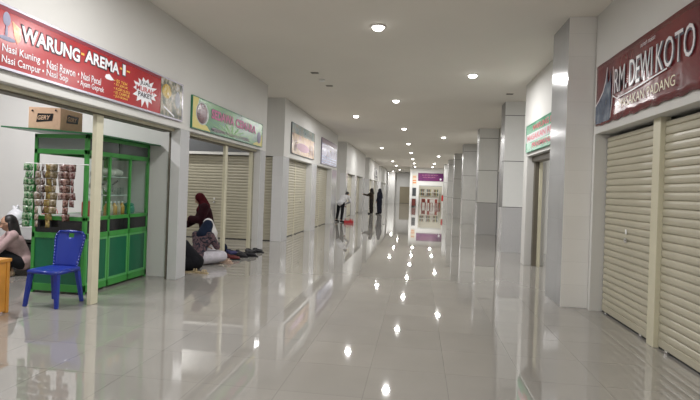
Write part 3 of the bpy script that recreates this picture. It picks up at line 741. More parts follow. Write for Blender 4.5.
bm = bmesh.new(); tube(bm, (0.0, 0.09, 0.12), (0.0, 0.24, 0.19), 0.011, seg=8); fin('handle', bm, BLACK, b)
for i, y in enumerate((6.55, 6.62, 6.69)):
    b = thing('drinking_glass', 'upturned glass on the middle glass shelf of the cabinet', 'glass', (-4.22, y, 1.257), 0, 'glasses on the cabinet shelf')
    bm = bmesh.new(); lathe(bm, [(0.03, 0), (0.024, 0.10), (0.02, 0.105)], seg=16); fin('glass_body', bm, GLASS, b, smooth=True)
b = thing('thermos_flask', 'red and white flask in the cabinet beside the beige post', 'flask', (-4.28, 6.02, 0.976))
bm = bmesh.new(); lathe(bm, [(0.06, 0), (0.065, 0.02), (0.065, 0.18), (0.05, 0.2)]); fin('flask_body', bm, mat('flask_red', (0.45, 0.03, 0.03), 0.3), b, smooth=True)
bm = bmesh.new(); lathe(bm, [(0.05, 0.2), (0.05, 0.25), (0.03, 0.27)]); fin('lid', bm, WHITE, b, smooth=True)
b = thing('plastic_bag', 'clear crumpled bag of crackers hanging in the cabinet behind the beige post', 'bag', (0, 0, 0))
bm = bmesh.new()
for z in (1.30, 1.38, 1.46, 1.54): ellip(bm, (-4.22 + random.uniform(-.02, .02), 6.05 + random.uniform(-.02, .02), z), (0.05, 0.05, 0.055))
remeshed('bag_body', bm, mat('bag_pale', (0.5, 0.48, 0.45), 0.25, bump=0.8, bscale=25), 0.012, b, 1)
bm = bmesh.new(); tube(bm, (-4.22, 6.05, 1.57), (-4.16, 6.06, 1.775), 0.004, seg=6); fin('string', bm, WHITE, b)
# --- cartons on the roof board
t = thing('carton_box', 'brown cardboard carton with a black printed name on the green cabinet roof', 'box', (-4.52, 5.70, 2.066), 0)
MB = Matrix.Rotation(0.0, 4, 'Z')
bm = bmesh.new()
for v in [None]:
    c0, c1, c2, c3 = (-0.43, 0.06), (0.05, 0.02), (0.03, 0.46), (-0.45, 0.50)
    pts = [c0, c1, c2, c3]
    lo_ = [bm.verts.new((x, y, 0.0 + (0.025 if x < -0.3 else 0.0))) for x, y in pts]; hi_ = [bm.verts.new((x, y, 0.275 + (0.02 if x < -0.3 else 0))) for x, y in pts]
    bm.faces.new(lo_[::-1]); bm.faces.new(hi_)
    for i in range(4): bm.faces.new([lo_[i], lo_[(i + 1) % 4], hi_[(i + 1) % 4], hi_[i]])
fin('carton', bm, CARD, t, bevel=0.004)
def on_face(parent, name, me, p0, p1, z, off):
    """set lettering (local XZ) on the vertical face from p0 to p1"""
    d = Vector((p1[0] - p0[0], p1[1] - p0[1], 0)).normalized(); ang = math.atan2(d.y, d.x)
    o = link(name, me, parent, (p0[0] + d.x * off + d.y * 0.003, p0[1] + d.y * off - d.x * 0.003, z), ang)
    return o
for (p0, p1, off, wd) in ((c0, c1, 0.14, 0.21), (c1, c2, 0.13, 0.2)):
    bmp = bmesh.new(); prism(bmp, [(-0.02, -0.02), (wd + 0.01, -0.005), (wd + 0.025, 0.085), (0.0, 0.09)], 0.0, 0.001)
    mp_ = bpy.data.meshes.new('print_patch'); bmp.to_mesh(mp_); bmp.free(); mp_.materials.append(BLACK)
    on_face(t, 'print_patch', mp_, p0, p1, 0.12, off)
    me = text_mesh('GERY', wd * 0.92, 0.055, 0.02, 0.2); me.materials.append(CARD); me.transform(Matrix.Translation((0, -0.002, 0)))
    on_face(t, 'lettering', me, p0, p1, 0.128, off)
bm = bmesh.new()
for (x, y) in ((-0.37, 0.054), (-0.02, 0.026)): tube(bm, (x, y - 0.008, 0.245), (x, y + 0.01, 0.245), 0.012, seg=10)
fin('hand_holes', bm, BLACK, t)
# --- sachet strips
bm = bmesh.new(); tube(bm, (-4.95, 5.74, 1.64), (-4.08, 5.74, 1.64), 0.006, seg=8)
tag(fin('hanging_rail', bm, WHITE), 'thin pale rod across the cabinet from which the sachet strips hang', 'rod')
def sachet_mesh(wd, ht):
    bm = bmesh.new(); n, k = 6, 6; G = {}
    for s in (-1, 1):
        for i in range(n + 1):
            for j in range(k + 1):
                u, v = i / n, j / k
                d = 0.011 * (math.sin(PI * u) * math.sin(PI * v)) ** 0.6 + 0.0008
                if (i in (0, n) or j in (0, k)) and s == 1: G[s, i, j] = G[-1, i, j]; continue
                G[s, i, j] = bm.verts.new(((u - 0.5) * wd, -s * d if False else s * d, -v * ht))
    for s in (-1, 1):
        for i in range(n):
            for j in range(k):
                q = [G[s, i, j], G[s, i + 1, j], G[s, i + 1, j + 1], G[s, i, j + 1]]
                bm.faces.new(q if s == 1 else q[::-1])
    return bm
strips = [(-4.90, 9, 'green', (0.04, 0.26, 0.07), (0.5, 0.65, 0.45), 'green sachet strip hanging on the outer post of the cabinet'),
          (-4.84, 8, 'green', (0.05, 0.30, 0.08), (0.55, 0.7, 0.5), 'green and white sachet strip just inside the outer cabinet post'),
          (-4.755, 9, 'tan', (0.42, 0.30, 0.20), (0.7, 0.66, 0.6), 'long tan and white sachet strip between the green and the dark ones'),
          (-4.68, 7, 'dark', (0.10, 0.045, 0.03), (0.55, 0.5, 0.48), 'short dark brown sachet strip beside the yellow one'),
          (-4.60, 9, 'yellow', (0.55, 0.43, 0.13), (0.25, 0.15, 0.05), 'long yellow sachet strip in the middle of the cabinet front'),
          (-4.53, 7, 'khaki', (0.26, 0.20, 0.10), (0.5, 0.42, 0.3), 'khaki sachet strip on the gap side of the yellow one'),
          (-4.43, 5, 'plum', (0.20, 0.08, 0.08), (0.6, 0.5, 0.45), 'short plum coloured sachet strip just past the gap'),
          (-4.36, 8, 'brown', (0.16, 0.06, 0.04), (0.55, 0.35, 0.30), 'long brown coffee sachet strip just past the gap'),
          (-4.28, 6, 'maroon', (0.24, 0.07, 0.07), (0.6, 0.45, 0.42), 'reddish sachet strip nearest the cabinet corner post')]
for (x, n, nm, c1_, c2_, lab) in strips:
    c1_ = tuple(c * 0.5 for c in c1_); c2_ = tuple(c * 0.62 for c in c2_)
    m_ = mat_print('sachet_' + nm + str(len(MATS)), [c1_, c1_, c2_, c1_], 26, 0.22)
    t = thing('sachet_strip', lab, 'sachets', (x, 5.725, 1.634), random.uniform(-0.2, 0.2))
    first = None
    for k in range(n):
        if first is None:
            first = fin('sachet', sachet_mesh(0.086, 0.088), m_, t, smooth=True); o = first
        else:
            o = first.copy(); C.objects.link(o); o.parent = t
        o.location = (0.004 * math.sin(k * 2.1), -0.004 - 0.004 * math.cos(k), -0.089 * k)
        o.rotation_euler = (random.uniform(-.15, .15), random.uniform(-.1, .1), random.uniform(-.5, .5))
# --- blue plastic chair
t = thing('plastic_chair', 'blue moulded plastic chair standing in front of the green cabinet', 'chair', (-4.14, 5.29, 0), -0.05)
t.scale = (0.95, 0.95, 0.965)
bm = bmesh.new(); n = 12; G = []
for j in range(n + 1):
    row = []
    for i in range(n + 1):
        u, v = i / n * 2 - 1, j / n * 2 - 1
        wd = 0.205 - 0.02 * (v + 1) / 2
        z = 0.435 - 0.012 * (1 - u * u) * (1 - v * v) - (0.02 * max(0, -v - 0.7) / 0.3)
        row.append(bm.verts.new((u * wd, v * 0.19, z)))
    G.append(row)
for j in range(n):
    for i in range(n): bm.faces.new([G[j][i], G[j][i + 1], G[j + 1][i + 1], G[j + 1][i]])
o = fin('seat', bm, BLUE, t, smooth=True)
md = o.modifiers.new('s', 'SOLIDIFY'); md.thickness = 0.022; md.offset = -1
bm = bmesh.new()
for (a, b_) in (((-0.20, -0.185), (0.20, -0.185)), ((-0.2, -0.18), (-0.185, 0.185)), ((0.2, -0.18), (0.185, 0.185)), ((-0.185, 0.185), (0.185, 0.185))):
    tube(bm, (*a, 0.405), (*b_, 0.405), 0.022, seg=8)
fin('seat_apron', bm, BLUE, t, smooth=True)
def leg(x0, y0, x1, y1, top=0.43):
    bm = bmesh.new()
    a = [bm.verts.new((x0 + dx * 0.029, y0 + dy * 0.026, top)) for dx, dy in ((-1, -1), (1, -1), (1, 1), (-1, 1))]
    b = [bm.verts.new((x1 + dx * 0.019, y1 + dy * 0.019, 0)) for dx, dy in ((-1, -1), (1, -1), (1, 1), (-1, 1))]
    bm.faces.new(a); bm.faces.new(b[::-1])
    for i in range(4): bm.faces.new([a[i], b[i], b[(i + 1) % 4], a[(i + 1) % 4]])
    fin('leg', bm, BLUE, t, bevel=0.006)
leg(-0.175, -0.165, -0.215, -0.205); leg(0.175, -0.165, 0.215, -0.205); leg(-0.165, 0.17, -0.20, 0.23); leg(0.165, 0.17, 0.20, 0.23)
bm = bmesh.new(); rows = 12; cols_ = 10; G = []
for j in range(rows + 1):
    v = j / rows; row = []
    z = 0.42 + 0.43 * v
    wd = 0.160 + 0.045 * min(1, v * 1.3)
    if v > 0.85: wd *= 1 - 0.22 * ((v - 0.85) / 0.15) ** 2
    for i in range(cols_ + 1):
        u = i / cols_ * 2 - 1
        zz = z + (0.018 * (1 - u * u) if v > 0.9 else 0)
        row.append(bm.verts.new((u * wd, 0.185 + 0.09 * v - 0.02 * u * u, zz)))
    G.append(row)
hole = set()
for j in range(rows):
    for i in range(cols_):
        if j == 10 and 4 <= i <= 5: continue          # hand slot
        bm.faces.new([G[j][i], G[j][i + 1], G[j + 1][i + 1], G[j + 1][i]])
o = brest = fin('backrest', bm, BLUE, t, smooth=True)
md = o.modifiers.new('s', 'SOLIDIFY'); md.thickness = 0.012; md.offset = 0
bm = bmesh.new()
for s in (-1, 1):
    prev = None
    for j in range(rows + 1):
        v = j / rows; wd = 0.160 + 0.045 * min(1, v * 1.3)
        if v > 0.85: wd *= 1 - 0.22 * ((v - 0.85) / 0.15) ** 2
        p = Vector((s * wd, 0.165 + 0.09 * v, 0.42 + 0.43 * v))
        if prev is not None: tube(bm, prev, p, 0.013, seg=8)
        prev = p
tube(bm, (-0.16, 0.255, 0.85), (0.16, 0.255, 0.85), 0.013, seg=8)
fin('backrest_rim', bm, BLUE, brest, smooth=True)
# --- orange wooden bench at the frame's left edge
t = thing('wooden_bench', 'orange varnished wooden bench end at the edge of the picture', 'bench', (-4.56, 4.72, 0))
WD = mat('orange_wood', (0.55, 0.25, 0.04), 0.35, noise=0.15, nscale=6)
mbox('bench_top', WD, -0.62, 0.25, -0.14, 0.14, 0.545, 0.58, t, bevel=0.004)
for x in (-0.58, 0.205):
    for y in (-0.12, 0.08): mbox('leg', WD, x, x + 0.04, y, y + 0.04, 0, 0.545, t, bevel=0.003)
mbox('side_panel', WD, 0.205, 0.235, -0.08, 0.08, 0.02, 0.545, t)
# --- low table, fan, bags behind the seated woman
t = thing('low_table', 'low table with white cover against the stall wall behind the seated woman', 'table', (-5.75, 7.12, 0))
mbox('tabletop', WHITE, -0.75, 0.55, -0.12, 0.13, 0.68, 0.70, t, bevel=0.005)
mbox('white_cover', mat('cover_grey', (0.6, 0.6, 0.6), 0.6), -0.74, 0.54, -0.115, 0.125, 0.50, 0.68, t)
for x in (-0.70, 0.46):
    for y in (-0.11, 0.08): mbox('leg', BLACK, x, x + 0.04, y, y + 0.04, 0, 0.50, t)
mbox('lower_shelf', RUBBER, -0.66, 0.46, -0.10, 0.11, 0.1, 0.42, t)
t = thing('table_fan', 'small round fan with pink rim on the low table', 'fan', (-5.70, 7.13, 0.70))
PINK = mat('fan_pink', (0.60, 0.10, 0.14), 0.35)
bm = bmesh.new(); lathe(bm, [(0.07, 0), (0.07, 0.015), (0.02, 0.025), (0.015, 0.09)]); fin('fan_base', bm, PINK, t, smooth=True)
bm = bmesh.new()
for R0, y in ((0.12, -0.02), (0.12, 0.02), (0.075, -0.03), (0.035, -0.035)):
    for i in range(24):
        a, b_ = 2 * PI * i / 24, 2 * PI * (i + 1) / 24
        tube(bm, (R0 * math.cos(a), y, 0.20 + R0 * math.sin(a)), (R0 * math.cos(b_), y, 0.20 + R0 * math.sin(b_)), 0.006, seg=6)
for i in range(12):
    a = 2 * PI * i / 12; tube(bm, (0.02 * math.cos(a), -0.035, 0.2 + 0.02 * math.sin(a)), (0.12 * math.cos(a), -0.02, 0.2 + 0.12 * math.sin(a)), 0.003, seg=5)
fin('fan_grille', bm, PINK, t)
bm = bmesh.new()
for i in range(3): ellip(bm, (0.055 * math.cos(i * 2.09), 0, 0.2 + 0.055 * math.sin(i * 2.09)), (0.05, 0.004, 0.03), M=Matrix.Rotation(-i * 2.09, 4, 'Y'))
fin('fan_blades', bm, WHITE, t)
for (x, y, z, r, m_, lab) in ((-6.00, 7.12, 0.70, 0.115, mat('bag_green', (0.10, 0.42, 0.20), 0.3, bump=0.8, bscale=20), 'green plastic bag standing on the low table'),
                              (-6.28, 7.12, 0.70, 0.14, mat('bag_white2', (0.75, 0.76, 0.80), 0.3, bump=0.8, bscale=18), 'big white plastic bag on the low table behind the seated woman')):
    b = thing('plastic_bag', lab, 'bag', (x, y, z))
    bm = bmesh.new(); ellip(bm, (0, 0, r * 0.9), (r, r * 0.75, r * 0.9)); capsule(bm, (0, 0, r * 1.6), 0.04, (0.03, 0, r * 2.2), 0.02); capsule(bm, (0, 0, r * 1.6), 0.04, (-0.05, 0, r * 2.1), 0.02)
    remeshed('bag_body', bm, m_, 0.014, b, 1)
for k in range(5):
    b = thing('snack_pack', 'small coloured snack pack lying on the low table', 'snack pack', (-5.86 + k * 0.085, 7.04, 0.70), 0.3 * k, 'snack packs on the low table')
    bm = bmesh.new(); ellip(bm, (0, 0, 0.022), (0.04, 0.03, 0.02)); fin('pack', bm, mat('pack%d' % (k % 3), [(0.4, 0.25, 0.03), (0.3, 0.02, 0.02), (0.03, 0.03, 0.03)][k % 3], 0.4), b, smooth=True)

# ================================================================= PEOPLE
def V(*a): return Vector(a)
def person(label, loc, rz, J, top, low, vox=0.011, hijab=None, skirt=False, sleeves=True, longhair=False, glasses=False, shoes=None, robe=False, robe_mat=None, bottom_names=('trousers', 'shirt'), group=None, bulk=0.016):
    """J: joints in metres, local, facing -Y. keys: pel, chest, neck, head, look, and per side shL elL wrL hipL knL anL toeL"""
    t = thing('person', label, 'person', loc, rz, group)
    bm = bmesh.new()
    pel, che, nk, hd = V(*J['pel']), V(*J['chest']), V(*J['neck']), V(*J['head'])
    look = V(*J['look']).normalized(); up = (hd - nk).normalized()
    side = look.cross(up).normalized(); up = side.cross(look).normalized()
    def hp(a, b, c): return hd + side * a + look * b + up * c
    RM = Matrix((side, -look, up)).transposed().to_4x4()
    # torso
    lr = (V(*J['shR']) - V(*J['shL'])).normalized()
    capsule(bm, pel + lr * 0.06, 0.105, pel - lr * 0.06, 0.105); capsule(bm, pel, 0.12, che, 0.115)
    capsule(bm, che + lr * 0.07, 0.10, che - lr * 0.07, 0.10); capsule(bm, che, 0.09, nk, 0.05)
    capsule(bm, nk, 0.052, hd - up * 0.03, 0.055)
    for s in 'LR': capsule(bm, nk, 0.045, V(*J['sh' + s]), 0.05)
    # head
    ellip(bm, hd + up * 0.01, (0.074, 0.094, 0.105), M=RM); ellip(bm, hp(0, 0.022, -0.055), (0.052, 0.062, 0.058), M=RM)
    capsule(bm, hp(0, 0.088, 0.012), 0.011, hp(0, 0.105, -0.018), 0.016)                      # nose
    capsule(bm, hp(-0.018, 0.080, -0.055), 0.009, hp(0.018, 0.080, -0.055), 0.009)            # lips
    for s in (-1, 1): ellip(bm, hp(s * 0.076, -0.005, -0.005), (0.012, 0.02, 0.03), M=RM)     # ears
    for s in 'LR':
        sh, el, wr = V(*J['sh' + s]), V(*J['el' + s]), V(*J['wr' + s])
        capsule(bm, sh, 0.048, el, 0.037); capsule(bm, el, 0.036, wr, 0.025)
        d = (V(*J['hand' + s]) - wr).normalized() if 'hand' + s in J else (wr - el).normalized()
        pal = d.cross(Vector((0, 0, 1))); pal = pal.normalized() if pal.length > 0.1 else Vector((1, 0, 0))
        nn = d.cross(pal).normalized()
        for k in (-1, 0, 1): capsule(bm, wr + pal * 0.012 * k, 0.018, wr + d * 0.075 + pal * 0.024 * k, 0.015)
        for k, ln in ((-1.5, 0.055), (-0.5, 0.072), (0.5, 0.076), (1.5, 0.068)):
            b0 = wr + d * 0.08 + pal * 0.019 * k; b1 = b0 + d * ln * 0.55 + pal * 0.003 * k; b2 = b1 + (d * 0.8 + nn * 0.5).normalized() * ln * 0.5
            capsule(bm, b0, 0.0095, b1, 0.009, 10); capsule(bm, b1, 0.009, b2, 0.0075, 10)
        b0 = wr + d * 0.025 + pal * 0.028; b1 = b0 + (d * 0.6 + pal * 0.8) * 0.035; b2 = b1 + (d * 0.95 + pal * 0.3) * 0.028
        capsule(bm, b0, 0.013, b1, 0.011, 10); capsule(bm, b1, 0.011, b2, 0.009, 10)
        hip, kn, an, toe = [V(*J[q + s]) for q in ('hip', 'kn', 'an', 'toe')]
        capsule(bm, hip, 0.082, kn, 0.054); capsule(bm, kn, 0.054, an, 0.034)
        capsule(bm, an, 0.036, toe, 0.028); capsule(bm, an, 0.034, an - (toe - an).normalized() * 0.04, 0.03)
    remeshed('body', bm, SKIN, vox, t, 2)
    # eyes, brows
    bm = bmesh.new()
    for s in (-1, 1): ellip(bm, hp(s * 0.031, 0.080, 0.010), (0.012, 0.006, 0.006), 10, 6, M=RM); ellip(bm, hp(s * 0.032, 0.084, 0.03), (0.018, 0.005, 0.004), 10, 6, M=RM)
    fin('eyes', bm, HAIR, t, smooth=True)
    if glasses:
        bm = bmesh.new()
        for s in (-1, 1):
            prev = None
            for i in range(15):
                a = 2 * PI * i / 14; p = hp(s * 0.034 + 0.026 * math.cos(a), 0.100, 0.008 + 0.019 * math.sin(a))
                if prev is not None: tube(bm, prev, p, 0.0025, seg=6)
                prev = p
            tube(bm, hp(s * 0.06, 0.10, 0.01), hp(s * 0.078, -0.01, 0.01), 0.0022, seg=6)
        tube(bm, hp(-0.009, 0.102, 0.012), hp(0.009, 0.102, 0.012), 0.0025, seg=6)
        fin('glasses', bm, BLACK, t)
    # head covering
    if hijab:
        bm = bmesh.new()
        ellip(bm, hp(0, -0.018, 0.022), (0.096, 0.105, 0.115), M=RM)
        for s in (-1, 1):
            capsule(bm, hp(s * 0.055, 0.015, -0.03), 0.042, hp(s * 0.03, 0.03, -0.11), 0.05)
            capsule(bm, hp(s * 0.05, 0.0, -0.06), 0.05, V(*J['shL' if (V(*J['shL']) - hd).dot(side) * s > 0 else 'shR']) * 0.75 + nk * 0.25 + Vector((0, 0, 0.0)), 0.062)
        capsule(bm, hp(0, -0.03, 0), 0.095, nk + (che - nk) * 0.35 - look * 0.05, 0.11)
        capsule(bm, hp(0, 0.0, -0.11), 0.06, nk + (che - nk) * 0.5 + look * 0.07, 0.085)
        remeshed('headscarf', bm, hijab, vox, t, 2)
    elif longhair:
        bm = bmesh.new()
        ellip(bm, hp(0, -0.028, 0.03), (0.086, 0.092, 0.098), M=RM)
        for s in (-1, 1): capsule(bm, hp(s * 0.072, -0.03, 0), 0.03, hp(s * 0.09, -0.04, -0.2), 0.035)
        capsule(bm, hp(0, -0.06, 0), 0.07, hp(0, -0.08, -0.22), 0.075)
        remeshed('hair', bm, HAIR, vox, t, 2)
    else:
        bm = bmesh.new(); ellip(bm, hp(0, -0.024, 0.032), (0.080, 0.088, 0.092), M=RM); ellip(bm, hp(0, -0.05, -0.03), (0.07, 0.055, 0.06), M=RM)
        remeshed('hair', bm, HAIR, vox, t, 2)
    # upper garment
    bm = bmesh.new(); g = bulk
    capsule(bm, pel + lr * 0.06, 0.105 + g, pel - lr * 0.06, 0.105 + g); capsule(bm, pel, 0.12 + g, che, 0.118 + g)
    capsule(bm, che + lr * 0.07, 0.10 + g, che - lr * 0.07, 0.10 + g); capsule(bm, che, 0.09 + g, nk - (nk - che).normalized() * 0.03, 0.05 + g)
    for s in 'LR':
        sh, el, wr = V(*J['sh' + s]), V(*J['el' + s]), V(*J['wr' + s])
        capsule(bm, nk - (nk - che).normalized() * 0.02, 0.045 + g, sh, 0.054 + g); capsule(bm, sh, 0.052 + g, el, 0.042 + g)
        if sleeves: capsule(bm, el, 0.042 + g, wr - (wr - el) * 0.06, 0.032 + g)
    remeshed(bottom_names[1], bm, top, vox, t, 2)
    # lower garment
    bm = bmesh.new()
    if skirt or robe:
        for s in 'LR':
            hip, kn, an = [V(*J[q + s]) for q in ('hip', 'kn', 'an')]
            capsule(bm, hip, 0.12, kn, 0.10); capsule(bm, kn, 0.10, an + Vector((0, 0, 0.05)), 0.095 if skirt else 0.09)
        a, b = [V(*J['kn' + s]) for s in 'LR']; capsule(bm, a, 0.10, b, 0.10)
        a, b = [V(*J['an' + s]) + Vector((0, 0, 0.06)) for s in 'LR']; capsule(bm, a, 0.09, b, 0.09)
        capsule(bm, pel, 0.14, (V(*J['knL']) + V(*J['knR'])) / 2, 0.11)
    else:
        capsule(bm, pel + lr * 0.05, 0.118, pel - lr * 0.05, 0.118)
        for s in 'LR':
            hip, kn, an = [V(*J[q + s]) for q in ('hip', 'kn', 'an')]
            capsule(bm, hip, 0.098, kn, 0.070); capsule(bm, kn, 0.070, an + (kn - an) * 0.08, 0.055)
    remeshed(bottom_names[0], bm, low, vox, t, 2)
    if shoes:
        for s in 'LR':
            an, toe = V(*J['an' + s]), V(*J['toe' + s]); d = (toe - an); d.z = 0; d.normalize()
            bm = bmesh.new(); capsule(bm, an - d * 0.04 + Vector((0, 0, -0.035)), 0.042, toe + d * 0.02, 0.040)
            capsule(bm, an + Vector((0, 0, -0.01)), 0.045, an + d * 0.08 + Vector((0, 0, -0.04)), 0.04)
            remeshed('shoe', bm, shoes, vox, t, 1)
    return t

def lift(J, dz): return {k: ((v[0], v[1], v[2] + dz) if k != 'look' and not k.startswith('_') else v) for k, v in J.items()}
CLO = lambda n, c, r=0.9: mat(n, c, r, spec=0.12, noise=0.12, nscale=14, bump=0.25, bscale=9)
# seated woman in the stall: squatting, chin on hand, faces the stall interior
J = dict(pel=(0, 0.10, 0.20), chest=(0, -0.02, 0.50), neck=(0, -0.06, 0.655), head=(0, -0.10, 0.775), look=(-0.15, -1, -0.12),
         shL=(0.15, -0.04, 0.60), elL=(0.16, -0.22, 0.40), wrL=(0.05, -0.27, 0.62), handL=(0.03, -0.22, 0.70),
         shR=(-0.15, -0.05, 0.60), elR=(-0.17, -0.24, 0.40), wrR=(-0.02, -0.38, 0.44), handR=(0.08, -0.42, 0.43),
         hipL=(0.09, 0.07, 0.19), knL=(0.12, -0.30, 0.40), anL=(0.10, -0.08, 0.075), toeL=(0.12, -0.24, 0.03),
         hipR=(-0.09, 0.07, 0.19), knR=(-0.12, -0.30, 0.40), anR=(-0.10, -0.08, 0.075), toeR=(-0.12, -0.24, 0.03))
person('woman with glasses and long black hair squatting in the food stall, pale pink top', (-5.90, 6.70, 0.0), -PI / 2 + 0.80, J,
       CLO('cloth_pink', (0.46, 0.33, 0.33)), CLO('cloth_black', (0.014, 0.014, 0.017)), longhair=True, glasses=True, shoes=mat('sandal_tan', (0.35, 0.25, 0.17), 0.6))
# kneeling woman, maroon scarf
J = dict(pel=(0, 0.06, 0.47), chest=(0, -0.02, 0.85), neck=(0, -0.07, 1.01), head=(0, -0.12, 1.13), look=(0, -1, -0.55),
         shL=(0.17, -0.03, 0.96), elL=(0.24, -0.10, 0.70), wrL=(0.05, -0.30, 0.72), handL=(-0.05, -0.36, 0.70),
         shR=(-0.17, -0.03, 0.96), elR=(-0.24, -0.12, 0.72), wrR=(-0.14, -0.36, 0.58), handR=(-0.12, -0.42, 0.50),
         hipL=(0.09, 0.05, 0.45), knL=(0.11, -0.02, 0.08), anL=(0.11, 0.38, 0.06), toeL=(0.11, 0.50, 0.035),
         hipR=(-0.09, 0.05, 0.45), knR=(-0.11, -0.02, 0.08), anR=(-0.11, 0.38, 0.06), toeR=(-0.11, 0.50, 0.035))
person('woman kneeling upright in dark maroon headscarf and top in the open second stall', (-4.46, 10.12, 0.0), -PI / 2 + 0.5, J,
       CLO('cloth_maroon', (0.022, 0.005, 0.008)), CLO('cloth_navy2', (0.015, 0.02, 0.04)), hijab=CLO('scarf_maroon', (0.055, 0.006, 0.010)), bottom_names=('skirt', 'blouse'), skirt=True, bulk=0.042)
SIT = dict(pel=(0, 0.10, 0.15), chest=(0, 0.03, 0.48), neck=(0, -0.01, 0.66), head=(0, -0.05, 0.80), look=(0, -1, -0.25),
         shL=(0.17, 0.01, 0.61), elL=(0.23, -0.10, 0.38), wrL=(0.12, -0.28, 0.30), handL=(0.08, -0.38, 0.26),
         shR=(-0.17, 0.01, 0.61), elR=(-0.23, -0.10, 0.38), wrR=(-0.12, -0.28, 0.30), handR=(-0.08, -0.38, 0.26),
         hipL=(0.09, 0.06, 0.13), knL=(0.27, -0.26, 0.14), anL=(0.02, -0.36, 0.07), toeL=(-0.12, -0.40, 0.04),
         hipR=(-0.09, 0.06, 0.13), knR=(-0.27, -0.26, 0.14), anR=(-0.02, -0.24, 0.07), toeR=(0.12, -0.28, 0.04))
NAVYF = mat_print('cloth_floral', [(0.015, 0.02, 0.04), (0.015, 0.018, 0.03), (0.16, 0.09, 0.10), (0.012, 0.018, 0.04)], 20, 0.9)
NAV = dict(SIT); NAV.update(chest=(0, -0.02, 0.42), neck=(0, -0.10, 0.55), head=(0, -0.17, 0.66), look=(0, -1, -0.6),
    shL=(0.17, -0.05, 0.52), shR=(-0.17, -0.05, 0.52), elL=(0.23, -0.16, 0.32), elR=(-0.23, -0.16, 0.32))
person('woman sitting on the floor in navy headscarf, floral top and whitish skirt', (-3.86, 8.62, 0.0), PI * 0.92, NAV,
       NAVYF, CLO('cloth_white', (0.52, 0.50, 0.55)), hijab=CLO('scarf_navy', (0.010, 0.016, 0.035)), bottom_names=('skirt', 'blouse'), skirt=True)
BENT = dict(SIT); BENT.update(chest=(0, -0.16, 0.40), neck=(0, -0.30, 0.50), head=(0, -0.42, 0.56), look=(0, -1, -0.7),
    shL=(0.17, -0.22, 0.46), shR=(-0.17, -0.22, 0.46), elL=(0.22, -0.36, 0.24), elR=(-0.22, -0.36, 0.24), wrL=(0.12, -0.55, 0.14), wrR=(-0.12, -0.55, 0.14), handL=(0.1, -0.65, 0.1), handR=(-0.1, -0.65, 0.1))
person('person all in black bowed on the floor, half hidden behind the grey pier', (-3.74, 7.92, 0.0), -PI / 2, BENT,
       CLO('cloth_black2', (0.010, 0.010, 0.013)), CLO('cloth_black3', (0.010, 0.010, 0.012)), hijab=CLO('scarf_black', (0.012, 0.012, 0.015)), bottom_names=('skirt', 'blouse'), skirt=True)
SIT2 = {k: (v if k == 'look' else (v[0] * 0.8, v[1] * 0.8, v[2] * 0.82)) for k, v in SIT.items()}
person('small person in white headscarf sitting behind the woman in navy', (-3.98, 9.25, 0.0), -PI / 2, SIT2,
       CLO('cloth_white2', (0.62, 0.61, 0.62)), CLO('cloth_grey', (0.25, 0.25, 0.28)), hijab=CLO('scarf_white', (0.66, 0.65, 0.66)), bottom_names=('skirt', 'blouse'), skirt=True)
# cleaner bending with a mop, 22 m away
J = dict(pel=(0.0, 0.12, 0.84), chest=(0.0, -0.10, 1.06), neck=(0.0, -0.24, 1.17), head=(0.0, -0.34, 1.23), look=(0, -1, -0.7),
         shL=(0.19, -0.18, 1.12), elL=(0.24, -0.28, 0.88), wrL=(0.20, -0.42, 0.72), handL=(0.2, -0.5, 0.66),
         shR=(-0.19, -0.18, 1.12), elR=(-0.22, -0.30, 0.90), wrR=(0.10, -0.44, 0.80), handR=(0.2, -0.5, 0.78),
         hipL=(0.10, 0.10, 0.82), knL=(0.15, 0.10, 0.46), anL=(0.17, 0.16, 0.09), toeL=(0.19, 0.02, 0.035),
         hipR=(-0.10, 0.10, 0.82), knR=(-0.12, 0.14, 0.46), anR=(-0.17, 0.26, 0.09), toeR=(-0.17, 0.12, 0.035))
person('cleaner in white shirt and black trousers bending over a mop', (-3.30, 21.9, 0.0), PI * 0.84, J, CLO('cloth_white3', (0.66, 0.66, 0.68)), CLO('cloth_black4', (0.012, 0.012, 0.014)),
       vox=0.014, shoes=BLACK, sleeves=True)
t = thing('floor_mop', 'mop with thin upright handle held by the cleaner', 'mop', (-2.93, 22.05, 0))
bm = bmesh.new(); tube(bm, (0, 0, 0.08), (-0.03, 0, 1.12), 0.014, seg=10); fin('handle', bm, mat('mop_stick', (0.35, 0.35, 0.36), 0.4), t)
bm = bmesh.new()
for k in range(16):
    a = 2 * PI * k / 16; capsule(bm, (0, 0, 0.10), 0.02, (0.11 * math.cos(a), 0.09 * math.sin(a), 0.018), 0.016, 8)
fin('mop_head', bm, mat('mop_red', (0.55, 0.02, 0.03), 0.8), t, smooth=True)
t = thing('cleaning_tray', 'low red tray on the floor at the cleaner\'s feet', 'tray', (-2.92, 21.45, 0))
bm = bmesh.new(); box(bm, -0.20, 0.20, -0.14, 0.14, 0, 0.02)
for a in ((-0.20, -0.18, -0.14, 0.14), (0.18, 0.20, -0.14, 0.14), (-0.20, 0.20, -0.14, -0.12), (-0.20, 0.20, 0.12, 0.14)): box(bm, *a, 0.02, 0.10)
fin('tray_body', bm, mat('tray_red', (0.50, 0.03, 0.04), 0.4), t)
bm = bmesh.new(); tube(bm, (-0.2, 0, 0.09), (-0.15, 0, 0.17), 0.01, seg=8); tube(bm, (0.2, 0, 0.09), (0.15, 0, 0.17), 0.01, seg=8); tube(bm, (-0.15, 0, 0.17), (0.15, 0, 0.17), 0.01, seg=8)
fin('handle', bm, MATS['tray_red'], t)
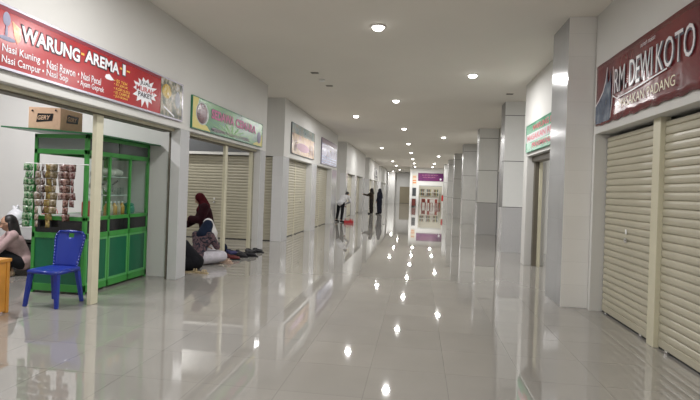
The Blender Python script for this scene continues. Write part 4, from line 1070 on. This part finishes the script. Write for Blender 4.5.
# two standing people
ST = dict(pel=(0, 0.0, 0.86), chest=(0, 0.0, 1.16), neck=(0, -0.01, 1.33), head=(0, -0.02, 1.45), look=(0, -1, 0),
          shL=(0.18, 0, 1.27), elL=(0.22, 0.02, 1.02), wrL=(0.20, -0.08, 0.80), shR=(-0.18, 0, 1.27), elR=(-0.22, 0.02, 1.02), wrR=(-0.20, -0.08, 0.80),
          hipL=(0.09, 0, 0.84), knL=(0.10, 0, 0.47), anL=(0.10, 0.02, 0.09), toeL=(0.11, -0.13, 0.035),
          hipR=(-0.09, 0, 0.84), knR=(-0.10, 0, 0.47), anR=(-0.10, 0.02, 0.09), toeR=(-0.11, -0.13, 0.035))
A = dict(ST); A.update(elL=(0.22, -0.22, 1.14), wrL=(0.18, -0.46, 1.20), elR=(-0.22, -0.20, 1.12), wrR=(-0.16, -0.44, 1.16))
person('standing person in dark brown clothes stretching both arms towards the shutters', (-2.80, 30.5, 0.0), -PI / 2 - 0.15, A, CLO('cloth_brown', (0.035, 0.025, 0.018)), CLO('cloth_dark', (0.018, 0.015, 0.015)),
       vox=0.015, hijab=CLO('scarf_dark', (0.016, 0.014, 0.014)), skirt=True, shoes=BLACK, bottom_names=('skirt', 'blouse'))
person('standing person in long navy black robe beside the one stretching arms', (-2.32, 30.7, 0.0), -PI / 2 - 0.5, ST, CLO('cloth_night', (0.012, 0.013, 0.022)), CLO('cloth_night2', (0.012, 0.013, 0.022)),
       vox=0.015, hijab=CLO('scarf_night', (0.012, 0.012, 0.018)), skirt=True, shoes=BLACK, bottom_names=('skirt', 'blouse'))

# ================================================================= SHOES
def shoe(x, y, rz, m, sole, label, L=0.25, group=None, sandal=False):
    t = thing('sandal' if sandal else 'shoe', label, 'shoe', (x, y, 0), rz, group)
    bm = bmesh.new(); pts = []
    for i in range(24):
        a = 2 * PI * i / 24; wx = 0.044 if math.sin(a) > 0 else 0.036
        pts.append((wx * math.cos(a), L / 2 * math.sin(a)))
    a_ = [bm.verts.new((px, py, 0.0)) for px, py in pts]; b_ = [bm.verts.new((px * 1.02, py, 0.022)) for px, py in pts]
    bm.faces.new(a_[::-1]); bm.faces.new(b_)
    for i in range(24): bm.faces.new([a_[i], a_[(i + 1) % 24], b_[(i + 1) % 24], b_[i]])
    fin('sole', bm, sole, t)
    if sandal:
        bm = bmesh.new()
        for yy in (0.03, 0.065):
            prev = None
            for i in range(9):
                a = PI * i / 8; p = Vector((0.042 * math.cos(a), yy, 0.02 + 0.04 * math.sin(a)))
                if prev is not None: tube(bm, prev, p, 0.009, seg=8)
                prev = p
        fin('strap', bm, m, t, smooth=True)
    else:
        bm = bmesh.new()
        capsule(bm, (0, 0.075, 0.035), 0.034, (0, 0.0, 0.05), 0.036); capsule(bm, (0, 0, 0.045), 0.036, (0, -0.085, 0.05), 0.034)
        capsule(bm, (0, -0.02, 0.06), 0.03, (0, -0.085, 0.075), 0.028)
        remeshed('upper', bm, m, 0.008, t, 2)
        bm = bmesh.new(); ellip(bm, (0, -0.055, 0.096), (0.020, 0.045, 0.010)); fin('opening', bm, RUBBER, t, smooth=True)
    return t
NV = mat('shoe_navy', (0.02, 0.02, 0.10), 0.5); KB = mat('shoe_black', (0.012, 0.012, 0.016), 0.4); RD = mat('shoe_red', (0.12, 0.015, 0.015), 0.5)
PK = mat('sandal_pink', (0.50, 0.36, 0.28), 0.5); TN = mat('sandal_beige', (0.42, 0.33, 0.20), 0.5)
shoe(-3.86, 10.15, -1.2, NV, KB, 'navy blue shoe by the beige post, farther of its pair')
shoe(-3.74, 9.98, -1.0, NV, KB, 'navy blue shoe by the beige post, nearer of its pair')
shoe(-3.66, 9.50, -1.5, RD, KB, 'dark red shoe in the middle of the pile')
shoe(-3.50, 9.36, -1.4, RD, KB, 'dark red shoe behind the pale pink sandal', L=0.24)
shoe(-3.56, 9.06, -1.5, PK, PK, 'pale pink sandal at the near edge of the pile, beside its mate', sandal=True)
shoe(-3.46, 8.88, -1.6, PK, PK, 'pale pink sandal nearest to the viewer in the pile', sandal=True)
shoe(-3.66, 10.10, -1.9, KB, KB, 'black shoe at the inner side of the pier')
shoe(-3.54, 10.42, -1.2, KB, KB, 'black shoe standing farthest along the grey pier', L=0.28)
shoe(-3.42, 10.55, -1.3, KB, KB, 'black shoe at the outer corner of the grey pier', L=0.28)
shoe(-3.48, 9.72, -1.5, KB, KB, 'large black shoe nearest the corridor', L=0.29)
shoe(-3.34, 9.90, -1.5, KB, KB, 'large black shoe just behind the one nearest the corridor', L=0.29)
shoe(-3.62, 7.78, -1.3, TN, TN, 'beige sandal on the floor below the seated people, farther of its pair', sandal=True)
shoe(-3.44, 7.74, -1.7, TN, TN, 'beige sandal on the floor below the seated people, nearer of its pair', sandal=True)

# ================================================================= FAR SHOP CONTENTS
RC = mat('chair_red', (0.28, 0.045, 0.03), 0.4)
def red_chair(x, y, rz):
    t = thing('plastic_chair', 'red plastic chair inside the far lit shop', 'chair', (x, y, 0), rz, 'red chairs in the far lit shop')
    mbox('seat', RC, -0.2, 0.2, -0.2, 0.2, 0.40, 0.43, t, bevel=0.01)
    mbox('backrest', RC, -0.19, 0.19, 0.17, 0.20, 0.43, 0.78, t, bevel=0.01)
    for sx in (-1, 1):
        for sy in (-1, 1): mbox('leg', RC, sx * 0.18 - 0.02, sx * 0.18 + 0.02, sy * 0.18 - 0.02, sy * 0.18 + 0.02, 0, 0.40, t)
    return t
rc = red_chair(1.2, 50.0, 0.9)
for (x, y, rz) in ((1.95, 49.95, 2.1), (0.6, 51.5, 3.0), (2.05, 51.7, 1.4)):
    c = copy_tree(rc); c.location = (x, y, 0); c.rotation_euler = (0, 0, rz)
t = thing('dining_table', 'red topped dining table between chairs in the far lit shop', 'table', (1.45, 50.75, 0))
mbox('tabletop', RC, -0.45, 0.45, -0.28, 0.28, 0.71, 0.74, t, bevel=0.005)
for sx in (-1, 1):
    for sy in (-1, 1): mbox('leg', CHROME, sx * 0.4 - 0.015, sx * 0.4 + 0.015, sy * 0.24 - 0.015, sy * 0.24 + 0.015, 0, 0.71, t)
t = thing('shop_counter', 'white counter inside the far lit shop', 'counter', (1.2, 53.0, 0))
mbox('counter_body', WHITE, -1.0, 0.9, -0.3, 0.3, 0, 0.95, t, bevel=0.01); mbox('counter_top', mat('counter_cream', (0.7, 0.62, 0.45), 0.4), -1.05, 0.95, -0.35, 0.35, 0.95, 0.99, t, bevel=0.005)
for i, x in enumerate((0.45, 1.2, 1.95)):
    t = thing('goods_shelf', ['white shelf of goods at the left of the far shop', 'white shelf of goods in the middle of the far shop', 'white shelf of goods at the right of the far shop'][i], 'shelf', (x, 55.6, 0))
    bm = bmesh.new()
    for sx in (-0.3, 0.27): box(bm, sx, sx + 0.03, -0.2, 0.2, 0, 1.7)
    for z in (0.1, 0.6, 1.05, 1.45): box(bm, -0.27, 0.27, -0.2, 0.2, z, z + 0.03)
    fin('shelf_rack', bm, WHITE, t)
    for z in (0.63, 1.08, 1.48):
        for k in range(4):
            b = thing('goods_box', 'small product box on a shelf inside the far shop', 'box', (x - 0.2 + k * 0.13, 55.55, z), 0, 'product boxes in the far shop')
            mbox('box_body', mat('goods%d' % ((k + i) % 4), [(0.35, 0.32, 0.16), (0.06, 0.1, 0.12), (0.22, 0.12, 0.07), (0.08, 0.09, 0.07)][(k + i) % 4], 0.5), -0.055, 0.055, -0.08, 0.08, 0, 0.30, b)
t = thing('serving_cart', 'dark red serving cart at the foot of the slim white column', 'cart', (-0.38, YS - 0.25, 0))
mbox('cart_body', mat('cart_red', (0.12, 0.02, 0.015), 0.5), -0.18, 0.18, -0.2, 0.2, 0.12, 0.78, t, bevel=0.01)
mbox('cart_top', CHROME, -0.2, 0.2, -0.22, 0.22, 0.78, 0.8, t)
bm = bmesh.new()
for sx in (-0.15, 0.15):
    for sy in (-0.16, 0.16): tube(bm, (sx - 0.015, sy, 0.05), (sx + 0.015, sy, 0.05), 0.05, seg=14); box(bm, sx - 0.01, sx + 0.01, sy - 0.01, sy + 0.01, 0.05, 0.12)
fin('wheels', bm, BLACK, t)
t = thing('fire_extinguisher', 'red fire extinguisher on the distant column beside the far shop', 'fire extinguisher', (2.02, 42.3, 0.75))
bm = bmesh.new(); lathe(bm, [(0.07, 0), (0.075, 0.02), (0.075, 0.42), (0.045, 0.48), (0.02, 0.5)]); fin('cylinder', bm, mat('ext_red', (0.5, 0.02, 0.02), 0.3), t, smooth=True)
bm = bmesh.new(); box(bm, -0.02, 0.02, -0.05, 0.03, 0.5, 0.55); tube(bm, (-0.03, -0.04, 0.52), (-0.08, -0.04, 0.2), 0.012, seg=8); fin('valve', bm, BLACK, t)
